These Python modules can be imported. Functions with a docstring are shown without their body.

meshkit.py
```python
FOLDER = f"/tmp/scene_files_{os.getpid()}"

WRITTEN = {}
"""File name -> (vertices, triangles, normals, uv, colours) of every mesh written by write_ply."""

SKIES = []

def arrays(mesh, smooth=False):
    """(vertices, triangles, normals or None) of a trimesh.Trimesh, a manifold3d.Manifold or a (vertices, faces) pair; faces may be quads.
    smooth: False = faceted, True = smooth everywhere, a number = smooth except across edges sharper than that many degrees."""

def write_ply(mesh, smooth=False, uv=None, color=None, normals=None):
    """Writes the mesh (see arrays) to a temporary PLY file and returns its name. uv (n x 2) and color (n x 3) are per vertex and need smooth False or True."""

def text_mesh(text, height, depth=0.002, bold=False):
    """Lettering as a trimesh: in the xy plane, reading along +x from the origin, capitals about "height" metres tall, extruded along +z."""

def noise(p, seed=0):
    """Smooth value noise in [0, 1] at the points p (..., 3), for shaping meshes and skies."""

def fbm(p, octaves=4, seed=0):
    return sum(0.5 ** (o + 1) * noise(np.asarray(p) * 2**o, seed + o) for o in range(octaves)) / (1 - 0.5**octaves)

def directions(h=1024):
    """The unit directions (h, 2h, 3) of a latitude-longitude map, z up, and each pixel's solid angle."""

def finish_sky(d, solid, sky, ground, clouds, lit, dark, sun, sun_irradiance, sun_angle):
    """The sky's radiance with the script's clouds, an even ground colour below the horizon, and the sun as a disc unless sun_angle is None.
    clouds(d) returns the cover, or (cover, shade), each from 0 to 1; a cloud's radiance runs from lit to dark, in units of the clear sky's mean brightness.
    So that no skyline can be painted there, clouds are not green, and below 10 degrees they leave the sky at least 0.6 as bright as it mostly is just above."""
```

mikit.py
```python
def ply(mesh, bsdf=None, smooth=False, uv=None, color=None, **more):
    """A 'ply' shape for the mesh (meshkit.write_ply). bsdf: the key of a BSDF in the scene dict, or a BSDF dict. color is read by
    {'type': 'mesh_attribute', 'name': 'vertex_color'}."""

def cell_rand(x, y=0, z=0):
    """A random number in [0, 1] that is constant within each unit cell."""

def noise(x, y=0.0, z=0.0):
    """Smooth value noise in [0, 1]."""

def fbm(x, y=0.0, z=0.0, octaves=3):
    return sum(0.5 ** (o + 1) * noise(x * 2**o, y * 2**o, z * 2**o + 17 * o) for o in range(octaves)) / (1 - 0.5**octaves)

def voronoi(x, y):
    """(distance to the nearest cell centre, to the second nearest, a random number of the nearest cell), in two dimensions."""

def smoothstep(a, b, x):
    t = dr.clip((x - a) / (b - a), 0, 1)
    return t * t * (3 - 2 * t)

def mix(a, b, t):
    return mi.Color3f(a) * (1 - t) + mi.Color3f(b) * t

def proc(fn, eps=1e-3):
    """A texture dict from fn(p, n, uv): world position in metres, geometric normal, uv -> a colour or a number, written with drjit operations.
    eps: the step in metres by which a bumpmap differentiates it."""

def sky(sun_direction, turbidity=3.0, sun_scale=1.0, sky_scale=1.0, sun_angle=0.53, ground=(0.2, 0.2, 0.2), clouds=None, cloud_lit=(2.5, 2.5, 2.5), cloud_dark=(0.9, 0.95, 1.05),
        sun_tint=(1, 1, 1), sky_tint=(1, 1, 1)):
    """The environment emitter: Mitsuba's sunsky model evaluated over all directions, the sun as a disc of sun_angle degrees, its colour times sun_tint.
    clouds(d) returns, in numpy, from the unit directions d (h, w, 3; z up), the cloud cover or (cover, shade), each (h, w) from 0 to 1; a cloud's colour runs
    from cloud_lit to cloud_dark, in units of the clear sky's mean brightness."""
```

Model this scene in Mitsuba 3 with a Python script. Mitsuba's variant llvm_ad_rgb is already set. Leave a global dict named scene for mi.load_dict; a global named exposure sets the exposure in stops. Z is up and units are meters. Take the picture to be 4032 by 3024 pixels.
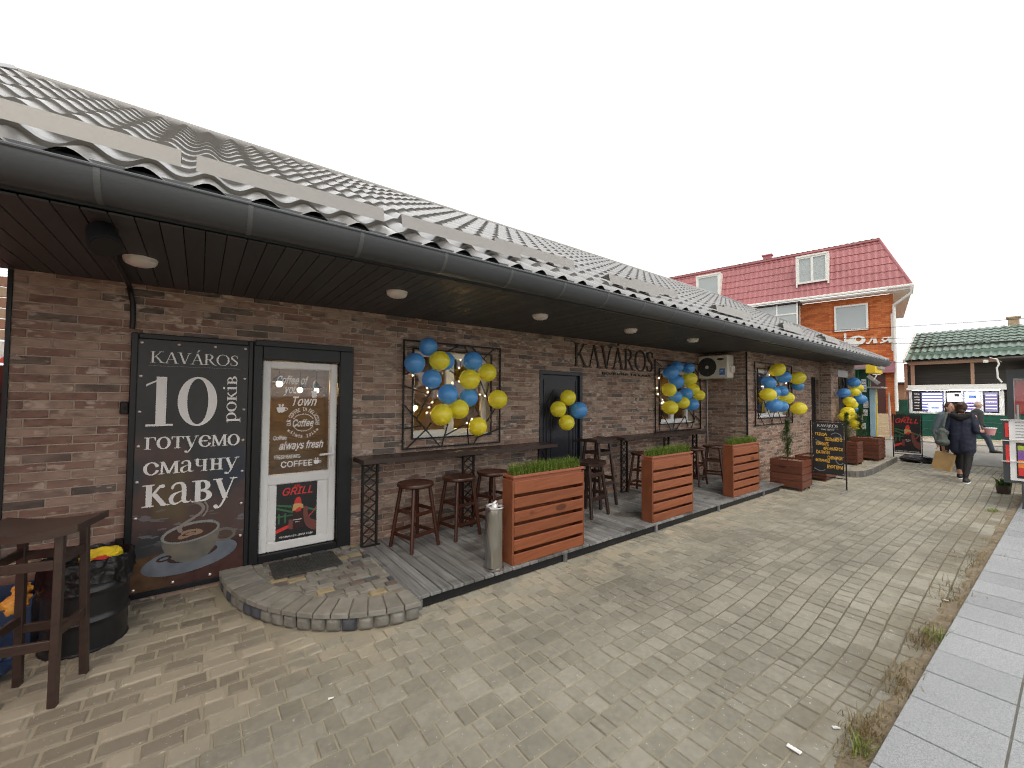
import math, random
import numpy as np, trimesh, manifold3d
from shapely.geometry import Polygon, LineString, Point, box as rect
from shapely import affinity
from shapely.ops import unary_union
import drjit as dr, mitsuba as mi, mikit, meshkit
from mikit import proc, noise, fbm, mix, smoothstep, cell_rand

T = mi.ScalarTransform4f
scene, labels = {}, {}
# ------------------------------------------------------------------ camera, sky, exposure
YAW, PITCH, ROLL = 0.650852, 0.033915, 0.006357
EYE = np.array([0.0, -4.5, 1.68])
_f = np.array([math.sin(YAW) * math.cos(PITCH), math.cos(YAW) * math.cos(PITCH), math.sin(PITCH)])
_r = np.array([math.cos(YAW), -math.sin(YAW), 0.0])
_u = np.cross(_r, _f)
_up = -math.sin(ROLL) * _r + math.cos(ROLL) * _u
scene['camera'] = {'type': 'perspective', 'fov': 102.647, 'fov_axis': 'x', 'near_clip': 0.05, 'far_clip': 2000.0,
                   'to_world': T().look_at(origin=EYE.tolist(), target=(EYE + _f).tolist(), up=_up.tolist())}
scene['sky'] = mikit.sky((-0.25, -0.55, 0.8), turbidity=4, sun_scale=0.16, sun_angle=25, clouds=lambda d: 1.0,
                         cloud_lit=(2.5, 2.5, 2.48), ground=(0.22, 0.21, 0.19))
exposure = 2.38

# ------------------------------------------------------------------ mesh helpers
rng = np.random.default_rng(7)
random.seed(7)
A = lambda *x: np.array(x, float)

_used = {}
def numbered(k):
    n = _used.get(k, -1) + 1
    _used[k] = n
    return k if n == 0 else f'{k}_{n:03d}'

def ent(name, mesh, mat, parent=None, smooth=False, uv=None, **more):
    key = numbered(name if parent is None else parent + '__' + name)
    if uv is not None and smooth and smooth is not True:      # split at sharp edges first, then smooth
        v, f, _ = meshkit.arrays(mesh, smooth); mesh, uv, smooth = (v, f), np.tile(uv[:1], (len(v), 1)), True
    scene[key] = mikit.ply(mesh, mat, smooth=smooth, uv=uv, **more)
    return key

def thing(name, label, cat, group=None, kind=None):
    key = numbered(name)
    tag(key, label, cat, group, kind)
    return key

def tag(key, label=None, cat=None, group=None, kind=None):
    d = {}
    if label: d['label'] = label
    if cat: d['category'] = cat
    if group: d['group'] = group
    if kind: d['kind'] = kind
    labels[key] = d
    return key

def cat(ms):
    vs, fs, n = [], [], 0
    for v, f in ms:
        vs.append(v); fs.append(np.asarray(f) + n); n += len(v)
    return np.vstack(vs), np.vstack(fs)

def tm(m):
    return np.array(m.vertices, float), np.array(m.faces)

_sg = np.array([[x, y, z] for x in (-1, 1) for y in (-1, 1) for z in (-1, 1)], float)
_hullf = None
def bx(x0, x1, y0, y1, z0, z1, c=0.0):
    """box, chamfered by c"""
    global _hullf
    ctr = A((x0 + x1) / 2, (y0 + y1) / 2, (z0 + z1) / 2); h = A(x1 - x0, y1 - y0, z1 - z0) / 2
    if c <= 0:
        v = _sg * h + ctr
        f = [[0, 1, 3], [0, 3, 2], [4, 6, 7], [4, 7, 5], [0, 4, 5], [0, 5, 1], [2, 3, 7], [2, 7, 6], [0, 2, 6], [0, 6, 4], [1, 5, 7], [1, 7, 3]]
        return v, np.array(f)
    c = min(c, h.min() * 0.45)
    if _hullf is None:
        g = np.vstack([np.stack([_sg[:, 0] * (1 - .2 * (k != 0)), _sg[:, 1] * (1 - .2 * (k != 1)), _sg[:, 2] * (1 - .2 * (k != 2))], 1) for k in range(3)])
        hm = trimesh.Trimesh(g, trimesh.convex.ConvexHull(g).simplices, process=False) if hasattr(trimesh.convex, 'ConvexHull') else None
        from scipy.spatial import ConvexHull
        s = ConvexHull(g).simplices.copy()
        for i, t in enumerate(s):
            a, b, d = g[t]
            if np.dot(np.cross(b - a, d - a), a + b + d) < 0: s[i] = t[::-1]
        _hullf = s
    v = np.vstack([np.stack([_sg[:, 0] * (h[0] - c * (k != 0)), _sg[:, 1] * (h[1] - c * (k != 1)), _sg[:, 2] * (h[2] - c * (k != 2))], 1) for k in range(3)])
    return v + ctr, _hullf

def rot(v, ang, o=(0, 0), z=0):
    c, s = math.cos(ang), math.sin(ang)
    w = v.copy()
    w[:, 0] = c * v[:, 0] - s * v[:, 1] + o[0]
    w[:, 1] = s * v[:, 0] + c * v[:, 1] + o[1]
    w[:, 2] += z
    return w

def place(m, ang=0, x=0, y=0, z=0):
    return rot(m[0], ang, (x, y), z), m[1]

def tube(pts, r, n=8, cap=True):
    P = np.asarray(pts, float); k = len(P)
    R = np.full(k, r) if np.isscalar(r) else np.asarray(r, float)
    t = np.gradient(P, axis=0); t /= np.linalg.norm(t, axis=1, keepdims=True)
    u = np.cross(t[0], [0, 0, 1.0])
    if np.linalg.norm(u) < 1e-3: u = np.cross(t[0], [1.0, 0, 0])
    u /= np.linalg.norm(u)
    vs = []
    for i in range(k):
        u = u - t[i] * np.dot(u, t[i]); u /= np.linalg.norm(u)
        w = np.cross(t[i], u)
        a = np.arange(n) * 2 * math.pi / n + math.pi / n
        vs.append(P[i] + R[i] * (np.cos(a)[:, None] * u + np.sin(a)[:, None] * w))
    v = np.vstack(vs); f = []
    for i in range(k - 1):
        for j in range(n):
            a, b = i * n + j, i * n + (j + 1) % n
            f += [[a, b, b + n], [a, b + n, a + n]]
    if cap:
        v = np.vstack([v, P[:1], P[-1:]])
        for j in range(n):
            f += [[k * n, (j + 1) % n, j], [k * n + 1, (k - 1) * n + j, (k - 1) * n + (j + 1) % n]]
    return v, np.array(f)

def beam(p0, p1, w, h, up=(0, 0, 1)):
    p0, p1 = A(*p0), A(*p1); d = p1 - p0; L = np.linalg.norm(d); d /= L
    s = np.cross(d, up)
    if np.linalg.norm(s) < 1e-4: s = np.cross(d, [0, 1.0, 0])
    s /= np.linalg.norm(s); q = np.cross(s, d)
    v, f = bx(0, L, -w / 2, w / 2, -h / 2, h / 2, min(w, h) * .12)
    return p0 + v[:, :1] * d + v[:, 1:2] * s + v[:, 2:] * q, f

def lathe(prof, n=32, c=(0, 0, 0), cap=True):
    prof = np.asarray(prof, float); k = len(prof); a = np.arange(n) * 2 * math.pi / n
    v = np.stack([prof[:, :1] * np.cos(a), prof[:, :1] * np.sin(a), np.repeat(prof[:, 1:2], n, 1)], -1).reshape(-1, 3) + A(*c)
    f = []
    for i in range(k - 1):
        for j in range(n):
            p, q = i * n + j, i * n + (j + 1) % n
            f += [[p, q, q + n], [p, q + n, p + n]]
    return v, np.array(f)

def extr(poly, d=0.002):
    ps = [g for g in getattr(poly, 'geoms', [poly]) if g.geom_type == 'Polygon' and g.area > 1e-9]
    return cat([tm(trimesh.creation.extrude_polygon(g, d, engine='earcut')) for g in ps])

def wall_xf(m, x=0, y=0, z=0):
    """lettering in xy -> a wall facing -y"""
    v = m[0]
    return np.stack([x + v[:, 0], y - v[:, 2], z + v[:, 1]], 1), m[1]

def board_xf(m, x=0, y=0, z=0):
    """lettering in xy -> a board facing -x (reads towards -y)"""
    v = m[0]
    return np.stack([x - v[:, 2], y - v[:, 0], z + v[:, 1]], 1), m[1]

def inter(s, h, depth=.002, bold=False, shear=0, sx=1):
    m = meshkit.text_mesh(s, h, depth, bold)
    v, f = tm(m)
    v = v.copy(); v[:, 0] = v[:, 0] * sx + shear * v[:, 1]
    return v, f

def fit(m, x0, y0, w, h=None, center=False):
    """scale the lettering to width w (and height h), lower left corner at x0, y0"""
    v = m[0].copy(); lo, hi = v.min(0), v.max(0)
    s = w / (hi[0] - lo[0]); sy = s if h is None else h / (hi[1] - lo[1])
    v[:, 0] = (v[:, 0] - lo[0]) * s + x0 - (w / 2 if center else 0); v[:, 1] = (v[:, 1] - lo[1]) * sy + y0
    return v, m[1]

def subtract(r, holes):
    """rectangle (u0,u1,z0,z1) minus rectangles -> rectangles"""
    out = [r]
    for h in holes:
        nxt = []
        for a in out:
            u0, u1, z0, z1 = a; c0, c1, d0, d1 = h
            if c1 <= u0 or c0 >= u1 or d1 <= z0 or d0 >= z1: nxt.append(a); continue
            if d0 > z0: nxt.append((u0, u1, z0, d0))
            if d1 < z1: nxt.append((u0, u1, d1, z1))
            zz0, zz1 = max(z0, d0), min(z1, d1)
            if c0 > u0: nxt.append((u0, c0, zz0, zz1))
            if c1 < u1: nxt.append((c1, u1, zz0, zz1))
        out = nxt
    return [a for a in out if a[1] - a[0] > .008 and a[3] - a[2] > .008]

def slab(u0, u1, v0, v1, h, c=.004):
    """a piece in the uv plane, its face at w=h, its back open at w=0"""
    v = A([u0, v0, 0], [u1, v0, 0], [u1, v1, 0], [u0, v1, 0], [u0 + c, v0 + c, h], [u1 - c, v0 + c, h], [u1 - c, v1 - c, h], [u0 + c, v1 - c, h])
    f = np.array([[4, 5, 6], [4, 6, 7], [0, 1, 5], [0, 5, 4], [1, 2, 6], [1, 6, 5], [2, 3, 7], [2, 7, 6], [3, 0, 4], [3, 4, 7]])
    return v, f

def const_uv(n, a, b):
    return np.tile([[a, b]], (n, 1))

# ------------------------------------------------------------------ materials
def P(name, color, rough=.5, metal=0.0, spec=.5, coat=0.0, bump=None, scale=.002, eps=2e-3):
    b = {'type': 'principled', 'base_color': proc(color) if callable(color) else {'type': 'rgb', 'value': list(color)},
         'roughness': proc(rough) if callable(rough) else rough, 'metallic': metal, 'specular': spec}
    if coat: b['clearcoat'] = coat; b['clearcoat_gloss'] = .9
    if bump is not None: b = {'type': 'bumpmap', 'arbitrary': proc(bump, eps=eps), 'scale': scale, 'bsdf': b}
    scene[name] = {'type': 'twosided', 'bsdf': b}
    return name

def c3(*v): return mi.Color3f(*v)

def brick_col(p, n, uv):
    u = p.x + p.y
    r = uv.x
    base = mix((.222, .138, .108), (.325, .235, .188), smoothstep(.15, .75, r))
    base = mix(base, (.140, .112, .098), smoothstep(.83, .92, r))
    g = fbm(u * 16, p.z * 34, uv.y * 40, 4)
    base = base * (.62 + .8 * g)
    pale = smoothstep(.55, .72, fbm(u * 15 + uv.y * 31, p.z * 34, uv.y * 9, 3)) * smoothstep(.25, .7, uv.y)
    base = mix(base, (.50, .41, .345), pale * .85)
    dark = smoothstep(.56, .74, fbm(u * 7 + uv.x * 77, p.z * 16, 3, 3))
    return base * (1 - .3 * dark)
P('brick_face', brick_col, .82, spec=.25, bump=lambda p, n, uv: fbm((p.x + p.y) * 60, p.z * 60, uv.y * 20, 3), scale=.004)
P('mortar', lambda p, n, uv: mix((.46, .40, .33), (.30, .25, .20), fbm(p.x * 4 + p.y, p.z * 5, 0, 3)), .95, spec=.1)
P('black_trim', lambda p, n, uv: c3(.011, .012, .014) * (.8 + .5 * fbm(p.x * 6, p.z * 6, p.y * 6, 3)), .38, spec=.35)
P('black_iron', (.014, .011, .010), .5, spec=.3)
P('soffit_metal', lambda p, n, uv: c3(.046, .046, .048) * (.85 + .3 * uv.x), .55, spec=.35)
P('gutter_metal', lambda p, n, uv: c3(.062, .069, .078) * (.85 + .3 * fbm(p.x * 2, p.y * 9, p.z * 9, 3)), .38, spec=.5)
P('roof_metal', lambda p, n, uv: c3(.235, .232, .23) * (.78 + .44 * fbm(p.x * 1.3, p.y * 2, p.z * 2, 4)), .22, metal=.55, spec=1.0, coat=1.0)
P('clip_metal', (.095, .103, .112), .4)
P('guard_metal', (.27, .265, .258), .45)
P('white_plastic', lambda p, n, uv: c3(.70, .70, .69) * (.88 + .2 * fbm(p.x * 3, p.z * 3, p.y * 3, 3)), .35)
P('lamp_plastic', (.62, .58, .54), .4)
P('letter_metal', (.035, .026, .021), .5, spec=.3)
P('steel', lambda p, n, uv: c3(.62, .615, .605) * (.75 + .3 * fbm(p.x * 25, p.z * 2.5, p.y * 25, 3)), lambda p, n, uv: .10 + .10 * fbm(p.x * 20, p.z * 3, p.y * 20, 3), metal=1.0,
  bump=lambda p, n, uv: fbm(p.x * 9, p.z * 6, p.y * 9, 3), scale=.010, eps=4e-3)
def wood(a, b, su, sv, knots=True):
    def fn(p, n, uv):
        u = p.x + p.y
        g = fbm(u * su + uv.x * 50, p.z * sv + uv.y * 31 + (p.y - p.x) * 6, uv.x * 17, 4)
        k = smoothstep(.76, .86, noise(u * 5 + uv.x * 91, p.z * 14 + uv.y * 57, 2.5)) if knots else 0
        return mix(a, b, g) * (1 - .6 * k) * (.85 + .3 * uv.y)
    return fn
P('planter_wood', wood((.145, .043, .018), (.27, .085, .036), 2.5, 55), .38, spec=.4, coat=.12)
P('planter_end', wood((.13, .040, .018), (.21, .068, .030), 14, 7, False), .42, spec=.4, coat=.1)
P('planter_tub', (.28, .085, .045), .5)
P('box_wood', wood((.085, .027, .016), (.155, .052, .030), 3, 45), .45, spec=.4)
P('stool_wood', wood((.025, .008, .0045), (.07, .021, .010), 4, 8, False), .28, spec=.5, coat=.3)
P('dark_wood', wood((.022, .013, .011), (.05, .028, .022), 3, 30, False), .33, spec=.5, coat=.25)
def deck_col(p, n, uv):
    g = fbm(p.x * 45 + uv.x * 9, p.y * 3.5 + uv.y * 40, 1.0, 4)
    st = smoothstep(.45, .7, fbm(p.x * 2.6, p.y * 4.2, 7.0, 4))
    b = mix((.11, .112, .115), (.27, .275, .275), g) * (.75 + .5 * uv.x)
    return mix(b, (.052, .045, .04), st * .65)
P('deck_wood', deck_col, .62, spec=.35, bump=lambda p, n, uv: fbm(p.x * 70, p.y * 4, uv.x * 9, 3), scale=.003)
def paver_col(p, n, uv):
    b = mix((.205, .196, .162), (.275, .264, .222), uv.x)
    b = b * (.80 + .4 * fbm(p.x * 1.6, p.y * 1.6, 0, 3)) * (1 - .15 * smoothstep(.52, .72, fbm(p.x * .9, p.y * 1.3, 11, 4))) * (.86 + .28 * fbm(p.x * 40, p.y * 40, 0, 3))
    near = smoothstep(-2.25, -1.5, p.y + .5 * (fbm(p.x * 1.7, p.y * 2.2, 3, 3) - .5)) * smoothstep(-1.0, -.1, p.x)
    b = mix(b, (.37, .33, .25), near * (.25 + .65 * uv.y) * smoothstep(.28, .6, fbm(p.x * 5, p.y * 7, 9, 3)))
    old = smoothstep(.75, .15, p.x) * smoothstep(-2.3, -1.7, p.y - .35 * p.x)
    b = mix(b, mix((.155, .132, .102), (.33, .295, .232), uv.y * uv.y), old * .8)
    edge = smoothstep(-3.45, -3.95, p.y)
    b = mix(b, (.55, .54, .50), smoothstep(.935, .975, noise(p.x * 70, p.y * 70, 2)) * .6)
    return mix(b, (.15, .125, .085), edge * .55 * smoothstep(.35, .6, fbm(p.x * 3, p.y * 6, 4, 3)))
P('paver', paver_col, .85, spec=.25, bump=lambda p, n, uv: fbm(p.x * 60, p.y * 60, 0, 3), scale=.003)
def ground_col(p, n, uv):
    b = mix((.24, .215, .165), (.34, .31, .235), fbm(p.x * 3, p.y * 3, 0, 3))
    b = mix(b, (.10, .088, .066), smoothstep(1.6, 3.6, p.x) * .85 * smoothstep(-1.9, -2.5, p.y))
    return mix(b, (.135, .125, .11), smoothstep(16.0, 16.3, p.x))
P('ground_soil', ground_col, .95, spec=.1, bump=lambda p, n, uv: fbm(p.x * 40, p.y * 40, 0, 3), scale=.006)
P('asphalt', lambda p, n, uv: c3(.20, .195, .18) * (.75 + .5 * fbm(p.x * 1.3, p.y * 3, 0, 4)), .9, spec=.2)
def granite_col(p, n, uv):
    s = noise(p.x * 420, p.y * 420, 0) * .6 + noise(p.x * 200, p.y * 200, 5) * .4
    return mix((.195, .21, .222), (.305, .32, .332), smoothstep(.25, .75, s)) * (.88 + .2 * uv.x) * (.9 + .2 * fbm(p.x * 2, p.y * 2, 1, 3))
P('granite', granite_col, .5, spec=.4)
def stone_col(p, n, uv):
    g = fbm(p.x * 14, p.y * 14, p.z * 14 + uv.y * 9, 4)
    b = mix((.15, .145, .13), (.23, .22, .195), uv.y)
    b = mix(b, (.28, .23, .14), smoothstep(.93, .95, uv.x))
    b = mix(b, (.062, .066, .076), smoothstep(.17, .15, uv.x))
    b = mix(b, (.13, .105, .095), smoothstep(.30, .28, uv.x) * smoothstep(.17, .19, uv.x))
    return b * (.68 + .65 * g)
P('step_stone', stone_col, .7, spec=.35, bump=lambda p, n, uv: fbm(p.x * 40, p.y * 40, p.z * 40, 3), scale=.004)
P('step_joint', (.27, .25, .215), .95, spec=.1)
P('rubber', lambda p, n, uv: c3(.03, .03, .028) * (.7 + .8 * fbm(p.x * 30, p.y * 30, 0, 2)), .7)
P('plastic_bag', (.008, .008, .009), .36, spec=.45, bump=lambda p, n, uv: fbm(p.x * 24 + p.y * 9, p.z * 40, p.y * 24, 3), scale=.011, eps=3e-3)
P('barrel_metal', lambda p, n, uv: c3(.012, .012, .014) * (.8 + .6 * fbm(p.x * 6, p.y * 6, p.z * 6, 3)), .32, spec=.5)
P('yellow_film', (.72, .55, .03), .4); P('red_film', (.62, .05, .04), .4)
P('orange_thing', lambda p, n, uv: mix((.62, .22, .03), (.75, .42, .08), fbm(p.x * 20, p.y * 20, p.z * 20, 2)), .5)
P('blue_crate', (.018, .035, .085), .45)
P('banner_black', lambda p, n, uv: c3(.024, .025, .027) * (.85 + .3 * fbm(p.x * 3, p.z * 2, 0, 3)), .42, spec=.45, bump=lambda p, n, uv: fbm(p.x * 3.2, p.z * 1.1, 0, 3), scale=.03, eps=1e-2)
def mural(p, n, uv):
    d = fbm(p.x * 5, p.z * 3, 0, 4); e = fbm(p.x * 14, p.z * 22, 4, 3)
    b = mix((.030, .033, .038), (.075, .045, .04), smoothstep(.4, .65, d))
    b = mix(b, (.018, .032, .066), smoothstep(.10, .2, p.x) * smoothstep(.75, 1.0, p.z) * smoothstep(1.3, 1.1, p.z) * .6 * smoothstep(.4, .6, e + .1))
    b = mix(b, (.11, .08, .035), smoothstep(-.02, -.12, p.x) * smoothstep(-.31, -.26, p.x) * smoothstep(.75, .85, p.z + .2 * d) * smoothstep(1.2, 1.05, p.z - .4 * p.x) * .7)
    b = mix(b, (.14, .14, .15), smoothstep(.66, .72, fbm(p.x * 9, p.z * 40, 1, 3)) * smoothstep(.78, .7, p.z) * smoothstep(.42, .5, p.z) * .8)
    table = smoothstep(.012, -.012, p.z - .40 - .10 * p.x)
    b = mix(b, mix((.085, .045, .022), (.05, .019, .016), smoothstep(-.3, -.05, p.x)) * (.6 + .9 * e), table)
    fade = smoothstep(1.42, 1.2, p.z)
    return mix(c3(.024, .025, .027), b, fade)
P('mural_print', mural, .42, spec=.45, bump=lambda p, n, uv: fbm(p.x * 3.2, p.z * 1.1, 0, 3), scale=.03, eps=1e-2)
def flat(name, c, rough=.45): return P(name, c, rough)
flat('print_white', (.72, .71, .70)); flat('print_cream', (.55, .33, .14)); flat('print_red', (.60, .035, .03)); flat('print_green', (.035, .13, .055))
flat('print_yellow', (.80, .45, .06)); flat('print_black', (.012, .012, .014)); flat('print_skin', (.16, .05, .04)); flat('print_dark', (.03, .012, .012))
flat('print_saucer', lambda p, n, uv: mix((.075, .09, .115), (.155, .175, .21), fbm(p.x * 14, p.z * 14, 2, 3)))
flat('print_cup', lambda p, n, uv: mix((.075, .078, .078), (.19, .165, .125), fbm(p.x * 9, p.z * 13, 5, 3)))
flat('print_rim', lambda p, n, uv: mix((.16, .17, .17), (.28, .28, .27), fbm(p.x * 20, p.z * 20, 2, 3))); flat('print_coffee', (.05, .022, .014)); flat('print_latte', (.26, .17, .12)); flat('print_steam', (.22, .19, .17))
scene['display_black'] = {'type': 'diffuse', 'reflectance': {'type': 'rgb', 'value': [.02, .02, .022]}}
flat('print_grey', (.19, .19, .185))
flat('paper', lambda p, n, uv: c3(.72, .72, .72) * (.9 + .15 * fbm(p.x * 9, p.y * 9, p.z * 9, 2)), .8)
flat('text_grey', (.25, .25, .27)); flat('print_blue', (.09, .20, .52)); flat('print_purple', (.20, .08, .30)); flat('print_orange', (.75, .22, .05)); flat('print_lime', (.35, .45, .06))
P('rivet_metal', (.75, .74, .72), .3, metal=.9)
P('blue_black', lambda p, n, uv: c3(.009, .011, .019) * (.85 + .35 * fbm(p.x * 4, p.z * 4, 0, 3)), .42)
scene['glass'] = {'type': 'thindielectric', 'int_ior': 1.5}
P('room_wall', lambda p, n, uv: mix((.13, .085, .05), (.20, .135, .08), fbm(p.x * 3, p.z * 20, 0, 3)), .8)
P('room_floor', (.10, .07, .05), .5)
P('curtain', lambda p, n, uv: mix((.12, .085, .05), (.17, .125, .08), noise(p.x * 30, 0, 0)), .9)
def balloon(name, c):
    col = {'type': 'rgb', 'value': list(c)}
    scene[name] = {'type': 'blendbsdf', 'weight': .42,
                   'a': {'type': 'twosided', 'bsdf': {'type': 'principled', 'base_color': col, 'roughness': .22, 'specular': .7, 'clearcoat': .6, 'clearcoat_gloss': .93}},
                   'b': {'type': 'principledthin', 'base_color': col, 'roughness': .3, 'diff_trans': 1.2, 'eta': 1.3, 'spec_trans': .35}}
balloon('balloon_blue', (.115, .40, .82)); balloon('balloon_yellow', (.93, .84, .06))
def leaf(name, a, b, tr=.6):
    scene[name] = {'type': 'principledthin', 'base_color': proc(lambda p, n, uv: mix(a, b, uv.x)), 'roughness': .5, 'diff_trans': tr, 'eta': 1.4, 'spec_trans': 0.0}
leaf('grass_blade', (.06, .12, .02), (.27, .35, .08)); leaf('weed_blade', (.10, .16, .03), (.30, .36, .10)); leaf('dry_blade', (.16, .12, .06), (.30, .24, .13))
leaf('thuja_leaf', (.022, .05, .016), (.075, .13, .04), .4)
P('kerb_dirt', lambda p, n, uv: mix((.11, .088, .058), (.24, .20, .14), fbm(p.x * 22, p.y * 22, 0, 4)), .95, bump=lambda p, n, uv: fbm(p.x * 50, p.y * 50, 0, 3), scale=.01)
P('bark', (.09, .06, .04), .9); P('soil', lambda p, n, uv: mix((.06, .045, .03), (.20, .15, .11), fbm(p.x * 40, p.y * 40, 0, 3)), .95)
def lamp(c): return {'type': 'area', 'radiance': {'type': 'rgb', 'value': list(c)}}
P('bulb_glass', (.8, .7, .5), .4)
P('ac_white', (.62, .59, .52), .45); P('ac_dark', (.05, .05, .048), .5)
P('galv', (.42, .42, .42), .4, metal=.6)
# ------------------------------------------------------------------ ground
gnd = trimesh.creation.box((2, 2, 2))
gv = A([-400, -400, 0], [400, -400, 0], [400, 400, 0], [-400, 400, 0])
ent('ground', (gv, np.array([[0, 1, 2], [0, 2, 3]])), 'ground_soil'); tag('ground', 'sandy earth under the paving', 'ground', kind='structure')
def kerb_y(x): return -3.97 - (x - 2.46) * .0258
# pavement: rows of small concrete stones, three lengths
pav = []
def wob(x, y): return .030 * math.sin(x * .9 + y * 2.0) * math.sin(y * .7 + .4) + .05 * math.exp(-((x - 3.4) / .8) ** 2) * math.sin((y + 2.2) * 1.6)
def in_step(x, y): return y > -1.62 and x < 1.40 and ((x - 1.38) / 1.24) ** 2 + (y / 1.62) ** 2 < 1
y = -4.75
while y < 0:
    w = .118 if y < -1.75 else .112
    x = -3.2 + rng.uniform(0, .2)
    while x < 16.0:
        l = rng.choice([.085, .118, .118, .17, .175])
        if x < .9 and y > -1.9 + .5 * max(x, 0): l = rng.choice([.15, .20, .20, .11])
        xc, yc = x + l / 2, y + w / 2
        ok = yc > kerb_y(xc) + .03 and not in_step(xc, yc) and not (1.45 < xc < 8.5 and yc > -1.1) and not (xc > 8.6 and yc > -.86) and not (yc > -.02) and xc < 16.0
        if xc > 11.3 and yc > -1.95 and xc < 15.2: ok = False
        if ok: pav.append((x, x + l, y, y + w))
        x += l
    y += w
def stone(q):
    x0, x1, y0, y1 = q
    xc, yc = (x0 + x1) / 2, (y0 + y1) / 2
    old = xc < .75 and yc > -1.85 + .35 * xc
    g = .0075 if old else .0045
    v, f = slab(x0 + g, x1 - g, y0 + g, y1 - g, .0065 + rng.uniform(-.002, .0025), .009 if old else .004)
    v = v.copy()
    v[4:, 2] += rng.uniform(-1, 1) * .0025 * np.sign(v[4:, 0] - xc)
    a = rng.normal(0, .02 if not old else .035)
    d = v[:, :2] - [xc, yc]
    v[:, 0] = xc + d[:, 0] - a * d[:, 1]; v[:, 1] = yc + d[:, 1] + a * d[:, 0]
    v[:, 1] += np.array([wob(p[0], p[1]) for p in v])
    return v, f
pav.sort(key=lambda q: math.hypot((q[0] + q[1]) / 2, (q[2] + q[3]) / 2 + 4.5))
fwd = lambda q: (q[0] + q[1]) / 2 * math.sin(YAW) + ((q[2] + q[3]) / 2 + 4.5) * math.cos(YAW)
sid = lambda q: (q[0] + q[1]) / 2 * math.cos(YAW) - ((q[2] + q[3]) / 2 + 4.5) * math.sin(YAW)
def seen(q):
    f_, s_ = fwd(q), sid(q)
    return f_ > .3 and abs(s_) < f_ * 1.26 and f_ > 1.72
vis = [q for q in pav if seen(q)][:300]; vs = set(vis)
tag('pavement', 'grey concrete block paving in uneven rows along the street', 'pavement', kind='structure')
for q in vis:
    v, f = stone(q); ent('paver', (v, f), 'paver', 'pavement', uv=const_uv(8, rng.random(), rng.random()))
ms, us = [], []
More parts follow.
